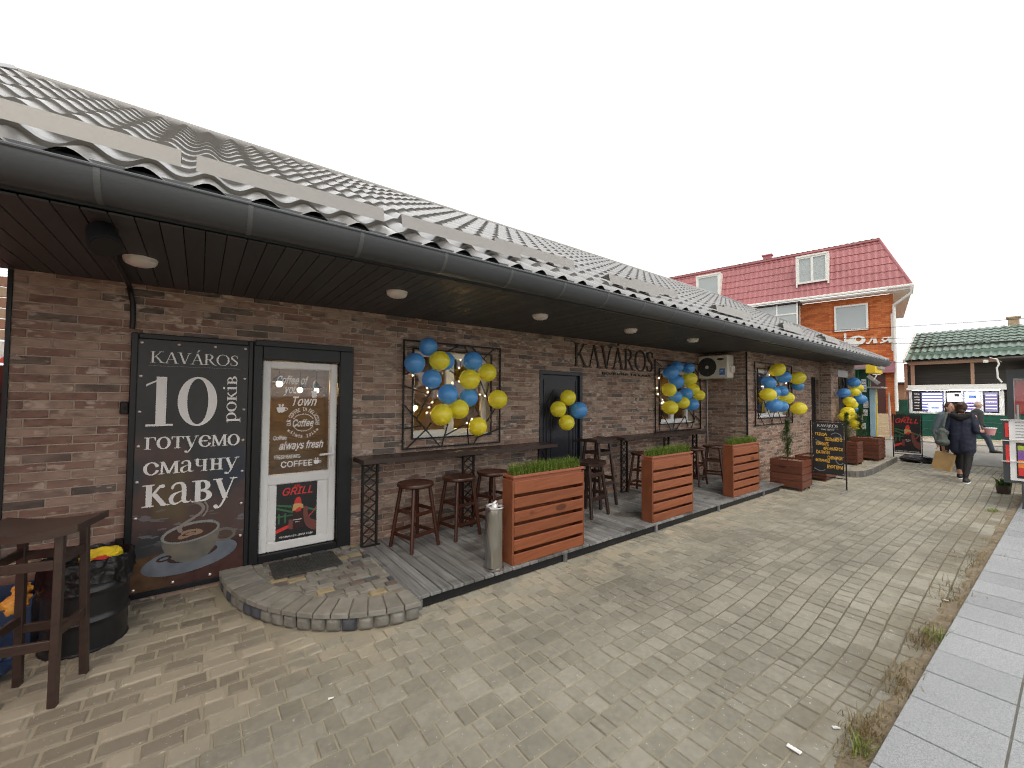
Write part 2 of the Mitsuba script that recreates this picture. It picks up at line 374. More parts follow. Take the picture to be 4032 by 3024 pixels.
for q in pav:
    if q in vs: continue
    ms.append(stone(q)); us.append(const_uv(8, rng.random(), rng.random()))
k = ent('paver_field', cat(ms), 'paver', 'pavement', uv=np.vstack(us)); tag(k, kind='stuff')
# asphalt road crossing behind, with its kerb
v, f = bx(16.2, 23.2, -40, 14, -.05, .006); ent('road', (v, f), 'asphalt'); tag('road', 'worn grey asphalt road crossing behind the people', 'road', kind='structure')
v, f = bx(23.2, 60, -40, 20, -.05, .05, .01); ent('far_pavement', (v, f), 'step_joint'); tag('far_pavement', 'concrete strip in front of the far kiosk', 'pavement', kind='structure')
# granite walkway on the right
tag('granite_walkway', 'pale grey granite slab walkway along the right edge', 'walkway', kind='structure')
ga = math.atan(-.0258)
ent('bed', place(bx(-2, 15, -2.2, 0, -.05, .035), ga, 2.46, -3.97), 'step_joint', 'granite_walkway')
for j in range(4):
    for i in range(-3, 36):
        x0, y1 = i * .36, -j * .36
        v, f = slab(x0 + .002, x0 + .358, y1 - .358, y1 - .002, .0125 + rng.uniform(-.001, .001), .003)
        v = rot(v, ga, (2.46, -3.97), .035)
        if j == 0: v[v[:, 2] < .04, 2] = .0
        if i > 26 and j > 1: continue
        ent('slab', (v, f), 'granite', 'granite_walkway', uv=const_uv(8, rng.random(), rng.random()))
# weeds and litter along the walkway
def blades(n, x, y, z, sx, sy, hmin, hmax, lean=.5, w=.004):
    V, F, U = [], [], []
    for i in range(n):
        bxx, byy = x + rng.normal(0, sx) if sx < .2 else x + rng.uniform(-sx, sx), y + rng.normal(0, sy) if sx < .2 else y + rng.uniform(-sy, sy)
        h = rng.uniform(hmin, hmax); a = rng.uniform(0, 2 * math.pi); l = rng.uniform(.1, lean) * h
        d = A(math.cos(a), math.sin(a), 0); s = A(-d[1], d[0], 0) * w * rng.uniform(.6, 1.3)
        b = A(bxx, byy, z)
        p = [b, b + d * l * .3 + A(0, 0, h * .55), b + d * l + A(0, 0, h * rng.uniform(.8, 1.0))]
        k = len(V)
        V += [p[0] - s, p[0] + s, p[1] - s * .8, p[1] + s * .8, p[2]]
        F += [[k, k + 1, k + 3], [k, k + 3, k + 2], [k + 2, k + 3, k + 4]]
        U += [[rng.random(), 0]] * 5
    return (np.array(V), np.array(F)), np.array(U)
def tuft(x, n, green, label, sp=.05, h=.10, dy=.05):
    m, u = blades(n, x, kerb_y(x) + dy, .005, sp, sp * .5, h * .4, h, 1.3, .0028)
    k = ent('weed', m, 'weed_blade' if green else 'dry_blade', uv=u); tag(k, label, 'weed', 'weeds along the granite edge')
tuft(2.52, 40, True, 'bright green weed at the bottom right by the granite edge', .035, .10)
tuft(2.72, 110, False, 'dry brown weed tangle in the joint by the nearest granite slabs', .09, .08, .09)
tuft(3.3, 60, False, 'dry thin weed stems beside the third granite slab', .10, .09, .07)
tuft(4.15, 45, True, 'green grassy weed halfway along the granite edge', .05, .12)
tuft(4.0, 90, False, 'brown withered grass around the green weed halfway along the granite', .07, .10, .08)
tuft(5.2, 80, False, 'brown withered grass further along the granite edge', .18, .10, .07)
tuft(6.6, 60, False, 'dry grass far along the granite edge', .15, .09)
tuft(9.6, 60, True, 'small green grass tuft far up the paving near the display stand', .07, .07, .22)
for (x, y, s, lab) in [(2.30, -3.72, .03, 'torn scrap of white paper nearest the granite edge'), (2.62, -3.80, .018, 'small white scrap beside the dry weed'), (5.0, -3.93, .02, 'white scrap by the granite further up'), (.62, -2.05, .014, 'pale flat chewing gum spot on the paving')]:
    v, f = slab(-s, s, -s * .4, s * .4, .004, .001)
    k = ent('litter', (rot(v, rng.uniform(0, 3), (x, y), .013), f), 'paper'); tag(k, lab, 'litter')

m, u = [], []
for i in range(46):
    x = 2.42 + 5.2 * rng.random() ** 1.6; mm, uu = blades(int(rng.integers(8, 26)), x, kerb_y(x) + rng.uniform(.01, .10), .004, .05, .03, .015, .06, 2.2, .0022); m.append(mm); u.append(uu)
k = ent('dry_grass', cat(m), 'dry_blade', uv=np.vstack(u)); tag(k, 'thin dead stems and dry grass lying along the granite edge', 'dry grass', kind='stuff')
xs_ = np.linspace(2.2, 14, 420); V, F = [], []
for i, x in enumerate(xs_):
    w = .05 + .11 * max(0, meshkit.noise(A(x * 3.1, 0, 0)) - .15) + .03 * meshkit.noise(A(x * 17, 3, 0)); h = .010 + .016 * meshkit.noise(A(x * 9, 7, 0))
    V += [[x, kerb_y(x) - .01, h], [x, kerb_y(x) + w * .5, h * .9], [x, kerb_y(x) + w, .0]]
    if i: a = 3 * i; F += [[a - 3, a, a + 1], [a - 3, a + 1, a - 2], [a - 2, a + 1, a + 2], [a - 2, a + 2, a - 1]]
k = ent('dirt_strip', (np.array(V), np.array(F)), 'kerb_dirt', smooth=True); tag(k, 'uneven strip of brown dirt in the joint beside the granite slabs', 'dirt', kind='stuff')

# ------------------------------------------------------------------ the café building
CB = thing('cafe_building', 'long low brown brick café with a dark metal tile roof', 'building')
ZS = lambda x: 2.592 + .0065 * x          # soffit height
BH, BL = .0655, .253
bricks = []                                # (kind, u0,u1,z0,z1)
def lay(kind, u0, u1, z0, z1, holes, face):
    r = int(math.floor(z0 / BH))
    while r * BH < z1:
        off = (r % 2) * .5 * BL
        c = int(math.floor((u0 - off) / BL))
        while c * BL + off < u1:
            a = (max(u0, c * BL + off), min(u1, (c + 1) * BL + off), max(z0, r * BH), min(z1, (r + 1) * BH))
            if a[1] - a[0] > .01 and a[3] - a[2] > .01:
                rid = (rng.random(), rng.random())
                for q in subtract(a, holes): bricks.append((kind, face, q, rid))
            c += 1
        r += 1
H1 = [(.41, 1.26, -.1, 2.17), (1.965, 3.06, 1.2, 2.245), (3.93, 4.83, -.1, 2.09), (6.93, 8.12, 1.2, 2.25)]
lay('front', -1.09, 8.69, 0, 2.66, H1, 0.0)
H2 = [(9.16, 10.75, 1.3, 2.32), (12.34, 12.95, -.1, 2.27)]
lay('front', 8.69, 12.95, 0, 2.70, H2, -.83)
H3 = [(13.55, 14.45, .95, 2.5)]
lay('front', 12.95, 15.1, 0, 2.72, H3, -1.08)
lay('side', -.83, -.006, 0, 2.66, [], 8.69)
lay('side', -1.08, -.836, 0, 2.70, [], 12.95)
lay('side', -.82, -.35, 0, 2.2, [], 12.93)
def brick_mesh(b):
    kind, face, q, rid = b
    c = .0035
    v, f = slab(q[0] + .004, q[1] - .004, q[2] + .0042, q[3] - .0042, .006 + rid[0] * .0035, .003)
    if kind == 'front': w = np.stack([v[:, 0], face + .006 - v[:, 2], v[:, 1]], 1); f = f
    else: w = np.stack([face + .006 - v[:, 2], v[:, 0], v[:, 1]], 1); f = f[:, ::-1]
    return w, f
def bdist(b):
    kind, face, q, _ = b
    if kind != 'front' or face != 0: return 99
    x, z = (q[0] + q[1]) / 2, (q[2] + q[3]) / 2
    return x * math.sin(YAW) + 4.5 * math.cos(YAW) + (5 if x < -1.02 or (q[1] - q[0]) < .1 else 0) + (9 if -.42 < x < .4 and .1 < z < 2.18 else 0)
bricks.sort(key=bdist)
def pl(hs, u0, u1, z0, z1):
    return rect(u0, z0, u1, z1).difference(unary_union([rect(h[0], h[2], h[1], h[3]) for h in hs]))
def wallslab(hs, u0, u1, z0, z1, face, d):
    v, f = extr(pl(hs, u0, u1, z0, z1), d)
    return np.stack([v[:, 0], face + .006 + d - v[:, 2], v[:, 1]], 1), f
W = ent('wall', cat([wallslab(H1, -1.09, 8.69, 0, 2.66, 0, .22), wallslab(H2, 8.69, 12.95, 0, 2.70, -.83, .22), wallslab(H3, 12.95, 15.1, 0, 2.72, -1.08, .22),
     bx(8.696, 8.9, -.826, .0, 0, 2.66), bx(12.956, 13.1, -1.07, -.62, 0, 2.7), bx(12.936, 13.1, -.61, -.3, 0, 2.3), bx(-1.09, -.9, .23, 8, 0, 2.6), bx(15.0, 15.09, -.85, 9.5, 0, 2.7), bx(-.9, 15.0, 8.0, 8.2, 0, 2.6)]), 'mortar', CB)
for b in bricks[:300]:
    v, f = brick_mesh(b); ent('brick', (v, f), 'brick_face', W, uv=const_uv(8, *b[3]))
ms = [brick_mesh(b) for b in bricks[300:]]
k = ent('brickwork', cat(ms), 'brick_face', W, uv=np.vstack([const_uv(8, *b[3]) for b in bricks[300:]])); tag(k, kind='stuff')
ent('corner_strip', bx(-1.112, -1.088, -.012, .012, 0, 2.58), 'black_trim', CB); ent('corner_strip', bx(8.676, 8.70, -.845, -.82, 0, 2.64), 'black_trim', CB)

# roof: metal tile sheets
TH = math.radians(30.4)
def tile_sheet(u0, u1, s1, pitch, row, amp, lip, per=10, s0=0.0):
    """u along the eave, s up the slope, w off the plane"""
    us = np.arange(round((u1 - u0) / pitch * per) + 1) / per * pitch + u0
    ph = (us / pitch) % 1.0
    prof = amp * (.5 + .5 * np.cos(2 * math.pi * ph)) ** 1.25
    S, Wd = [], []
    s = s0; k = 0
    while s < s1 - .02:
        e = min(s + row, s1)
        for t in (0, .12, .5, 1.0):
            S.append(np.full(len(us), s + (e - s) * t)); Wd.append(prof + lip * (1 - t))
        s = e
    S, Wd = np.array(S), np.array(Wd); n = len(us)
    # slide the lower edge of each row down where the wave is high, as pressed tile steps do
    V = np.stack([np.tile(us, len(S)), S.ravel(), Wd.ravel()], 1)
    F = []
    for i in range(len(S) - 1):
        a = i * n + np.arange(n - 1)
        F.append(np.stack([a, a + 1, a + n + 1], 1)); F.append(np.stack([a, a + n + 1, a + n], 1))
    return V, np.vstack(F)
def roof_map(v, o, du, ds, dw):
    return A(*o) + v[:, :1] * A(*du) + v[:, 1:2] * A(*ds) + v[:, 2:] * A(*dw)
O = (0, -1.78, 2.735); DS = (0, math.cos(TH), math.sin(TH)); DW = (0, -math.sin(TH), math.cos(TH))
RF = ent('roof', cat([bx(-1.9, 15.05, -1.76, 4.0, 0, .02)]) if False else (roof_map(A([-1.9, 0.05, -.03], [15.05, .05, -.03], [15.05, 5.58, -.03], [-1.9, 5.58, -.03]), O, (1, 0, 0), DS, DW), np.array([[0, 1, 2], [0, 2, 3]])), 'gutter_metal', CB)
ph0 = .012
i = 0
x = ph0 - .262 * 7
while x < ph0 + .262 * 57 - .01:
    x1 = min(x + .262 * 4, ph0 + .262 * 57)
    v, f = tile_sheet(x - ph0, x1 - ph0, 5.58, .262, .428, .055, .026)
    v = roof_map(v, (ph0, O[1], O[2]), (1, 0, 0), DS, DW) + A(0, 0, .0006 * (i % 2))
    ent('tile_sheet', (v, f), 'roof_metal', RF, smooth=50)
    x = x1; i += 1
rb = cat([(roof_map(A([-1.9, 0, 0], [15.05, 0, 0], [15.05, 5.58, 0], [-1.9, 5.58, 0]) , (0, 7.9, 2.74), (1, 0, 0), (0, -math.cos(TH), math.sin(TH)), (0, math.sin(TH), math.cos(TH))), np.array([[0, 1, 2], [0, 2, 3]]))])
ent('rear_slope', rb, 'roof_metal', RF)
ry, rz = 3.07, 5.60
ent('ridge_cap', cat([tube([(x, ry, rz + .0) for x in np.linspace(-1.92, 15.06, 18)], .075, 10)]), 'guard_metal', RF, smooth=40)
def vert(x): return cat([tube([roof_map(A([x, s, .06]), O, (1, 0, 0), DS, DW)[0] for s in (-.02, 2.8, 5.58)], .05, 8)])
ent('verge_cap', vert(-1.9), 'roof_metal', RF, smooth=40); ent('verge_cap', vert(15.05), 'roof_metal', RF, smooth=40)
ent('gable', cat([(A([15.0, -1.7, 2.7], [15.0, 7.8, 2.7], [15.0, 3.06, 5.5]), np.array([[0, 1, 2]])), (A([-1.05, -1.7, 2.6], [-1.05, 7.8, 2.6], [-1.05, 3.06, 5.5]), np.array([[0, 1, 2]]))]), 'gutter_metal', CB)
for (a, b, s) in [(-1.88, -.12, .45), (-.05, 1.07, .45), (1.21, 2.38, .45), (2.3, 3.42, .80), (3.68, 4.65, .45), (4.5, 5.6, .80), (6.15, 7.15, .45), (7.05, 8.1, .80), (8.7, 9.7, .45), (9.6, 10.6, .80), (11.1, 12.1, .45), (12.0, 13.0, .80)]:
    pr = A([0, .03, .0], [.0, -.0, .158], [.13, .01, .0])
    v = []
    for x in (a, b):
        v += [A(x, s - .08, .084), A(x, s + .0, .166), A(x, s + .10, .086)]
    v = roof_map(np.array(v), O, (1, 0, 0), DS, DW)
    f = np.array([[0, 3, 4], [0, 4, 1], [1, 4, 5], [1, 5, 2]])
    ent('snow_guard', (v, f), 'guard_metal', RF)
# gutter
def gutter(r, x0, x1, n=18, yc=-1.75, zc=2.731):
    a = np.linspace(0, -math.pi, n)
    prof = np.stack([yc - r * np.cos(a), zc + r * np.sin(a)], 1)
    V = np.vstack([np.column_stack([np.full(n, x), prof]) for x in (x0, x1)])
    F = []
    for j in range(n - 1): F += [[j, j + 1, n + j + 1], [j, n + j + 1, n + j]]
    return V, np.array(F)
G = ent('gutter', cat([gutter(.125, -1.95, 15.1), tube([(-1.95, -1.875, 2.731), (15.1, -1.875, 2.731)], .0095, 8), (A([15.1, -1.875, 2.731], [15.1, -1.625, 2.731], [15.1, -1.75, 2.606], [15.1, -1.84, 2.64], [15.1, -1.66, 2.64]), np.array([[0, 3, 2], [0, 2, 4], [0, 4, 1]]))]), 'gutter_metal', CB, smooth=40)
for i in range(26):
    x = -.403 + .6 * i
    if x < 15: ent('clip', gutter(.1285, x - .012, x + .012), 'clip_metal', G, smooth=40)
ent('eave_strip', bx(-1.9, 15.04, -1.765, -1.745, 2.72, 2.80), 'gutter_metal', CB)
ent('fascia', bx(-1.95, 15.05, -1.66, -1.64, 2.612, 2.80), 'gutter_metal', CB)
# soffit boards, running out from the wall
ms, us = [], []
SF = numbered(CB + '__soffit'); i = 0
x = -3.05
while x < 15.03:
    y1 = .0 if x < 8.69 else (-.83 if x < 12.95 else -1.08)
    z = ZS(x)
    m = bx(x + .002, x + .0965, -1.66, y1 + .02, z, z + .012, .003)
    u = const_uv(len(m[0]), rng.random(), 0)
    if -1.5 < x < 5.5: ent('board', m, 'soffit_metal', SF, uv=u)
    else: ms.append(m); us.append(u)
    x += .0985
k = ent('boarding', cat(ms), 'soffit_metal', SF, uv=np.vstack(us)); tag(k, kind='stuff')
ent('backing', cat([bx(-3.05, 8.7, -1.65, .05, 2.675, 2.69), bx(8.7, 15.04, -1.65, -.7, 2.73, 2.74)]), 'black_trim', SF)
# interior behind the panes
IN = ent('room', cat([bx(-.85, 8.6, 2.6, 2.7, .1, 2.55), bx(-.87, 8.6, .23, 2.65, 2.5, 2.56), bx(-.95, -.86, .23, 2.65, .1, 2.55), bx(1.62, 1.68, .26, 2.6, .1, 2.5), bx(4.4, 4.5, .26, 2.6, .1, 2.5), bx(8.58, 8.68, .23, 2.65, .1, 2.55),
     bx(8.9, 12.2, 1.2, 1.25, .1, 2.6), bx(8.9, 12.3, -.55, 1.2, 2.5, 2.56), bx(8.85, 8.9, -.55, 1.2, .1, 2.6), bx(12.2, 12.3, -.5, 1.2, .1, 2.6)]), 'room_wall', CB)
ent('room_floor', bx(-.87, 12.3, .23, 2.65, .08, .1), 'room_floor', CB)
ms = [bx(-.8, 1.6, 2.585, 2.6, z, z + .1, .004) for z in np.arange(.15, 2.4, .115)]
ent('room_panelling', cat(ms), 'room_wall', CB)

# windows
def window(x0, x1, z0, z1, y, nm='window'):
    fr = [bx(x0, x1, y, y + .06, z0 + .0, z0 + .07, .006), bx(x0, x1, y, y + .06, z1 - .07, z1, .006), bx(x0, x0 + .07, y + .001, y + .061, z0 + .07, z1 - .07, .006), bx(x1 - .07, x1, y + .001, y + .061, z0 + .07, z1 - .07, .006)]
    xm = (x0 + x1) / 2
    fr.append(bx(xm - .055, xm + .055, y - .006, y + .055, z0 + .07, z1 - .07, .006))
    w = ent(nm, cat(fr), 'white_plastic', CB)
    for a, b in ((x0 + .07, xm - .055), (xm + .055, x1 - .07)):
        ent('pane', (A([a, y + .03, z0 + .07], [b, y + .03, z0 + .07], [b, y + .03, z1 - .07], [a, y + .03, z1 - .07]), np.array([[0, 1, 2], [0, 2, 3]])), 'glass', w)
    ent('sill', bx(x0 - .0, x1 + .0, y - .07, y - .002, z0 - .012, z0 + .012, .004), 'white_plastic', w)
    return w
window(1.965, 3.06, 1.212, 2.245, .09); window(6.93, 8.12, 1.212, 2.25, .09); window(9.16, 10.75, 1.312, 2.32, -.74)
def curtain(x0, x1, y, z0, z1):
    us = np.linspace(x0, x1, 60); w = .03 * np.sin(us * 42)
    V = np.vstack([np.column_stack([us, y + w, np.full(60, z)]) for z in (z0, z1)])
    F = []
    for j in range(59): F += [[j, j + 1, 61 + j], [j, 61 + j, 60 + j]]
    return V, np.array(F)
for (a, b, y_, z0, z1) in [(6.95, 7.2, .3, .8, 2.3), (9.2, 9.5, -.5, .9, 2.4)]:
    ent('curtain', curtain(a, b, y_, z0, z1), 'curtain', CB, smooth=True)
# coffee door: black outer frame, white door leaf with glass and lower panel
DR = ent('coffee_door', cat([bx(.39, .465, -.035, .16, .13, 2.19, .006), bx(1.155, 1.29, -.035, .02, .13, 2.19, .006), bx(.465, 1.155, -.034, .16, 2.03, 2.19, .006), bx(1.155, 1.2, .02, .16, .13, 2.03, .006), bx(.465, 1.155, -.03, .16, .12, .195, .006), bx(.40, 1.28, -.06, -.036, 2.15, 2.205, .005)]), 'black_trim', CB)
y = .02
lf = [bx(.47, .54, y, y + .06, .2, 2.02, .008), bx(1.075, 1.145, y, y + .06, .2, 2.02, .008), bx(.54, 1.075, y + .001, y + .059, 1.95, 2.02, .008), bx(.54, 1.075, y + .001, y + .059, .83, .925, .008), bx(.54, 1.075, y + .001, y + .059, .2, .285, .008), bx(.54, 1.075, y + .02, y + .045, .285, .83, .004)]
ent('leaf', cat(lf + [bx(.555, 1.06, y + .012, y + .022, .30, .815, .01)]), 'white_plastic', DR)
ent('pane', (A([.54, y + .03, .925], [1.075, y + .03, .925], [1.075, y + .03, 1.95], [.54, y + .03, 1.95]), np.array([[0, 1, 2], [0, 2, 3]])), 'glass', DR)
ent('handle', cat([bx(1.095, 1.125, y - .018, y + .002, .97, 1.17, .006), tube([(1.11, y - .01, 1.10), (1.11, y - .05, 1.10), (1.06, y - .055, 1.10), (.975, y - .055, 1.095)], .011, 8)]), 'white_plastic', DR, smooth=40)
# blue-black panelled door
BD = ent('panelled_door', cat([bx(3.93, 3.99, -.01, .1, .12, 2.09, .005), bx(4.77, 4.83, -.01, .1, .12, 2.09, .005), bx(3.99, 4.77, -.009, .1, 2.03, 2.09, .005)]), 'blue_black', CB)
oc = [(4.10, .55), (4.10, 1.60), (4.24, 1.80), (4.52, 1.80), (4.66, 1.60), (4.66, .55), (4.52, .35), (4.24, .35), (4.10, .55)]
dm = [bx(3.99, 4.77, .03, .08, .12, 2.03, .004)] + [beam((a[0], .026, a[1]), (b[0], .026, b[1]), .02, .016, (0, 1, 0)) for a, b in zip(oc, oc[1:])]
oc2 = [(4.19, .62), (4.19, 1.55), (4.30, 1.68), (4.46, 1.68), (4.57, 1.55), (4.57, .62), (4.19, .62)]
dm += [beam((a[0], .026, a[1]), (b[0], .026, b[1]), .016, .014, (0, 1, 0)) for a, b in zip(oc2, oc2[1:])]
dm += [beam((4.04, .026, .2), (4.04, .026, 1.96), .016, .014, (0, 1, 0)), beam((4.72, .026, .2), (4.72, .026, 1.96), .016, .014, (0, 1, 0))]
ent('leaf', cat(dm), 'blue_black', BD); ent('handle', cat([tube([(4.70, .02, 1.02), (4.70, -.03, 1.02), (4.60, -.03, 1.02)], .01, 8)]), 'black_iron', BD, smooth=40)
# dark doorway in the recess and the shuttered end window
ent('recess_door', cat([bx(12.345, 12.93, -.745, -.70, 0, 2.265)]), 'black_trim', CB)
SW = ent('shuttered_window', cat([bx(13.55, 14.45, -1.06, -1.0, .95, 1.0, .004), bx(13.55, 13.61, -1.061, -1.0, 1.0, 2.3, .004), bx(14.39, 14.45, -1.061, -1.0, 1.0, 2.3, .004)]), 'black_trim', CB)
ent('shutter_box', bx(13.55, 14.45, -1.075, -.98, 2.3, 2.5, .01), 'galv', SW)
ent('pane', (A([13.6, -1.03, 1], [14.4, -1.03, 1], [14.4, -1.03, 2.3], [13.6, -1.03, 2.3]), np.array([[0, 1, 2], [0, 2, 3]])), 'glass', SW)
ent('lining', bx(13.5, 14.5, -.87, -.85, .9, 2.55), 'black_trim', SW)
# black lattice bars inside the shuttered window
ent('bars', cat([beam((13.65, -1.05, 2.3), (13.95, -1.05, 1.7), .02, .02), beam((13.95, -1.05, 1.7), (14.1, -1.05, 2.3), .02, .02), beam((14.1, -1.05, 2.3), (14.35, -1.05, 1.5), .02, .02)]), 'black_iron', SW)
# ------------------------------------------------------------------ deck
DK = thing('deck', 'low weathered grey plank deck along the café wall', 'deck')
x = 1.40; i = 0
while x < 8.56:
    m = bx(x + .0045, x + .099, -1.47 - rng.uniform(0, .006), -.03, .094, .12 + rng.uniform(-.0015, .0015), .004)
    ent('plank', m, 'deck_wood', DK, uv=const_uv(len(m[0]), rng.random(), rng.random())); x += .1035
ent('edge_board', bx(1.365, 1.40, -1.475, -.02, .02, .125, .005), 'deck_wood', DK, uv=const_uv(24, .3, .5))
ent('joist', bx(1.42, 8.55, -1.44, -1.41, .012, .0935), 'black_trim', DK); ent('joist', bx(1.42, 8.55, -.5, -.45, .03, .084), 'black_trim', DK)
for x in (1.40, 3.0, 4.6, 6.2, 7.8): ent('foot', bx(x, x + .04, -1.462, -1.4405, 0, .0935), 'deck_wood', DK, uv=const_uv(8, .2, .5))
# ------------------------------------------------------------------ curved paved step at the coffee door
ST = thing('curved_step', 'semicircular door step paved with grey, black and sandy stones', 'step')
cx0, RX, RY, ZT = 1.375, 1.20, 1.58, .14
def el(t, k=0.0): return cx0 - (RX - k) * math.sin(t), -.0 - (RY - k) * math.cos(t)
ent('core', extr(Polygon([el(t, .05) for t in np.linspace(0, math.pi / 2, 40)] + [(cx0, 0)]), .122), 'step_joint', ST)
def rounded(quad, z0, z1, r, bulge=0.0):
    """a stone over a quad footprint, its upper edges rounded"""
    q = np.array(quad, float); c = q.mean(0); V, F = [], []
    def ringp(k, z):
        e = q + (c - q) / np.linalg.norm(c - q, axis=1, keepdims=True) * k
        return np.column_stack([e, np.full(4, z)])
    rings = [ringp(0, z0), ringp(0, z1 - r), ringp(r * .35, z1 - r * .3), ringp(r * 1.2, z1)]
    V = np.vstack(rings)
    for i in range(3):
        for j in range(4):
            a, b = i * 4 + j, i * 4 + (j + 1) % 4
            F += [[a, b, b + 4], [a, b + 4, a + 4]]
    F += [[12, 13, 14], [12, 14, 15]]
    return V, np.array(F)
arc = np.linspace(0, math.pi / 2, 400)
ap = np.array([el(t) for t in arc]); sl = np.r_[0, np.cumsum(np.linalg.norm(np.diff(ap, axis=0), axis=1))]
n = 17
cuts = np.interp(np.linspace(0, sl[-1], n + 1), sl, arc)
for a, b in zip(cuts, cuts[1:]):
    g = .004
    q = [el(a + g, .0), el(b - g, .0), el(b - g * 1.2, .245), el(a + g * 1.2, .245)]
    v, f = rounded(q, .104, ZT + rng.uniform(-.002, .002), .008)
    ent('border_stone', (v, f), 'step_stone', ST, smooth=False, uv=const_uv(len(v), rng.uniform(.35, 1.0), rng.random()))
n = 19
cuts = np.interp(np.linspace(0, sl[-1], n + 1), sl, arc)
for a, b in zip(cuts, cuts[1:]):
    # rounded riser stone: a bulging block
    p0, p1 = A(*el(a + .005, .012)), A(*el(b - .005, .012)); t = (p1 - p0); L = np.linalg.norm(t); t /= L; nrm = A(-t[1], t[0]);
    if np.dot(nrm, (p0 + p1) / 2 - [cx0, 0]) < 0: nrm = -nrm
    gu, gv_ = np.meshgrid(np.linspace(0, 1, 7), np.linspace(0, 1, 7)); gu, gv_ = gu.ravel(), gv_.ravel()
    bl = np.minimum(1, (1 - np.abs(2 * gu - 1) ** 5)) * np.minimum(1, (1 - np.abs(2 * gv_ - 1) ** 5))
    xy = p0 + gu[:, None] * L * t + (bl * .03 - .022)[:, None] * nrm
    V = np.column_stack([xy, gv_ * .103]); F = []
    for i in range(6):
        for j in range(6): F += [[i * 7 + j, i * 7 + j + 1, i * 7 + j + 8], [i * 7 + j, i * 7 + j + 8, i * 7 + j + 7]]
    ent('riser_stone', (V, np.array(F)), 'step_stone', ST, smooth=True, uv=const_uv(49, rng.choice([.08, .5, .6, .7, .5, .65, .1]), rng.random()))
y = -.03; j = 0
inner = lambda px, py: ((px - cx0) / (RX - .255)) ** 2 + (py / (RY - .255)) ** 2 < 1.0
while y > -1.35:
    d = .088
    x = .42 - rng.uniform(0, .08)
    while x < 1.36:
        l = rng.choice([.09, .12, .135, .135, .16])
        x1 = min(x + l, 1.362)
        q = [(x + .004, y - d + .004), (x1 - .004, y - d + .004), (x1 - .004, y - .004), (x + .004, y - .004)]
        pg = Polygon(q).intersection(Polygon([el(t, .252) for t in np.linspace(0, math.pi / 2, 60)] + [(cx0, 0)]))
        if x1 - x > .03 and pg.area > .0025 and pg.geom_type == 'Polygon':
            if pg.area > .97 * (x1 - x - .008) * (d - .008): v, f = rounded(q, .10, ZT - .003 + rng.uniform(-.003, .003), .009)
            else:
                v, f = extr(pg, .028); v = v + A(0, 0, .10)
            ent('paving_stone', (v, f), 'step_stone', ST, uv=const_uv(len(v), rng.uniform(.12, 1.0), rng.random()))
        x += l
    y -= d; j += 1
MT = thing('door_mat', 'black ribbed rubber mat in front of the coffee door', 'mat')
ms = [bx(.54, 1.09, -.52, -.135, ZT + .001, ZT + .012, .003)]
for i in range(22):
    for k in range(9): ms.append(bx(.555 + i * .0238, .573 + i * .0238, -.505 + k * .041 + (i % 2) * .015, -.48 + k * .041 + (i % 2) * .015, ZT + .011, ZT + .018, .002))
ent('pad', cat(ms), 'rubber', MT)

# ------------------------------------------------------------------ bar shelves on lattice legs
def bar(x0, x1, xs, label):
    t = thing('bar_shelf', label, 'bar table', 'bar shelves along the brick wall')
    p = rect(x0, -.36, x1, -.02).buffer(-.04).buffer(.04)
    v, f = extr(p, .045); m = (v + A(0, 0, 1.005), f)
    ent('top', m, 'dark_wood', t, uv=const_uv(len(m[0]), rng.random(), .5))
    for x in xs:
        ms = [bx(x - .0, x + .22, -.28, -.05, .985, 1.004, .004), bx(x - .0, x + .2, -.17, -.13, .12, .13, .004)]
        for u in (0.0, .15): ms.append(bx(x + u, x + u + .022, -.165, -.135, .13, .985, .002))
        for k in range(8):
            z0, z1 = .15 + k * .104, .15 + (k + 1) * .104
            ms += [beam((x + .02, -.15, z0), (x + .152, -.15, z1), .012, .012), beam((x + .152, -.145, z0), (x + .02, -.145, z1), .012, .012)]
        ent('lattice_leg', cat(ms), 'black_iron', t)
    return t
bar(1.30, 3.98, (1.36, 2.56, 3.78), 'long dark bar shelf under the grille window nearest the coffee door')
bar(5.45, 8.05, (5.60, 6.85, 7.85), 'long dark bar shelf under the grille window beside the air conditioner')
# ------------------------------------------------------------------ stools
def round_stool(x, y, ang, label, z=.12):
    t = thing('bar_stool', label, 'stool', 'round wooden stools at the bar shelves')
    s = lathe([(0, .62), (.17, .62), (.19, .632), (.192, .65), (.185, .662), (.13, .656), (0, .652)], 36)
    ent('seat', place(s, ang, x, y, z), 'stool_wood', t, smooth=40, uv=const_uv(len(s[0]), rng.random(), .5))
    L = {}
    for a in (1, -1):
        for b in (1, -1):
            top, bot = A(.105 * a, .105 * b, .622), A(.175 * a, .175 * b, 0)
            L[(a, b)] = (top, bot)
            m = tube([bot, bot + (top - bot) * .5, top], [.019, .021, .020], 10)
            ent('leg', place(m, ang, x, y, z), 'stool_wood', t, smooth=40, uv=const_uv(len(m[0]), rng.random(), .5))
    at = lambda k, h: L[k][1] + (L[k][0] - L[k][1]) * h / .622
    for (k1, k2, h) in [((1, 1), (1, -1), .14), ((-1, 1), (-1, -1), .14), ((1, 1), (-1, 1), .16), ((1, -1), (-1, -1), .16), ((1, 1), (1, -1), .38), ((-1, 1), (-1, -1), .38), ((1, 1), (-1, 1), .36), ((1, -1), (-1, -1), .36)]:
        m = beam(at(k1, h), at(k2, h), .02, .034)
        ent('rung', place(m, ang, x, y, z), 'stool_wood', t, uv=const_uv(len(m[0]), rng.random(), .5))
round_stool(1.84, -.41, .25, 'round dark wooden stool nearest the coffee door')
round_stool(2.39, -.37, .15, 'round dark wooden stool second from the coffee door')
round_stool(2.88, -.33, .3, 'round dark wooden stool just behind the grassy planter with the steel bin')
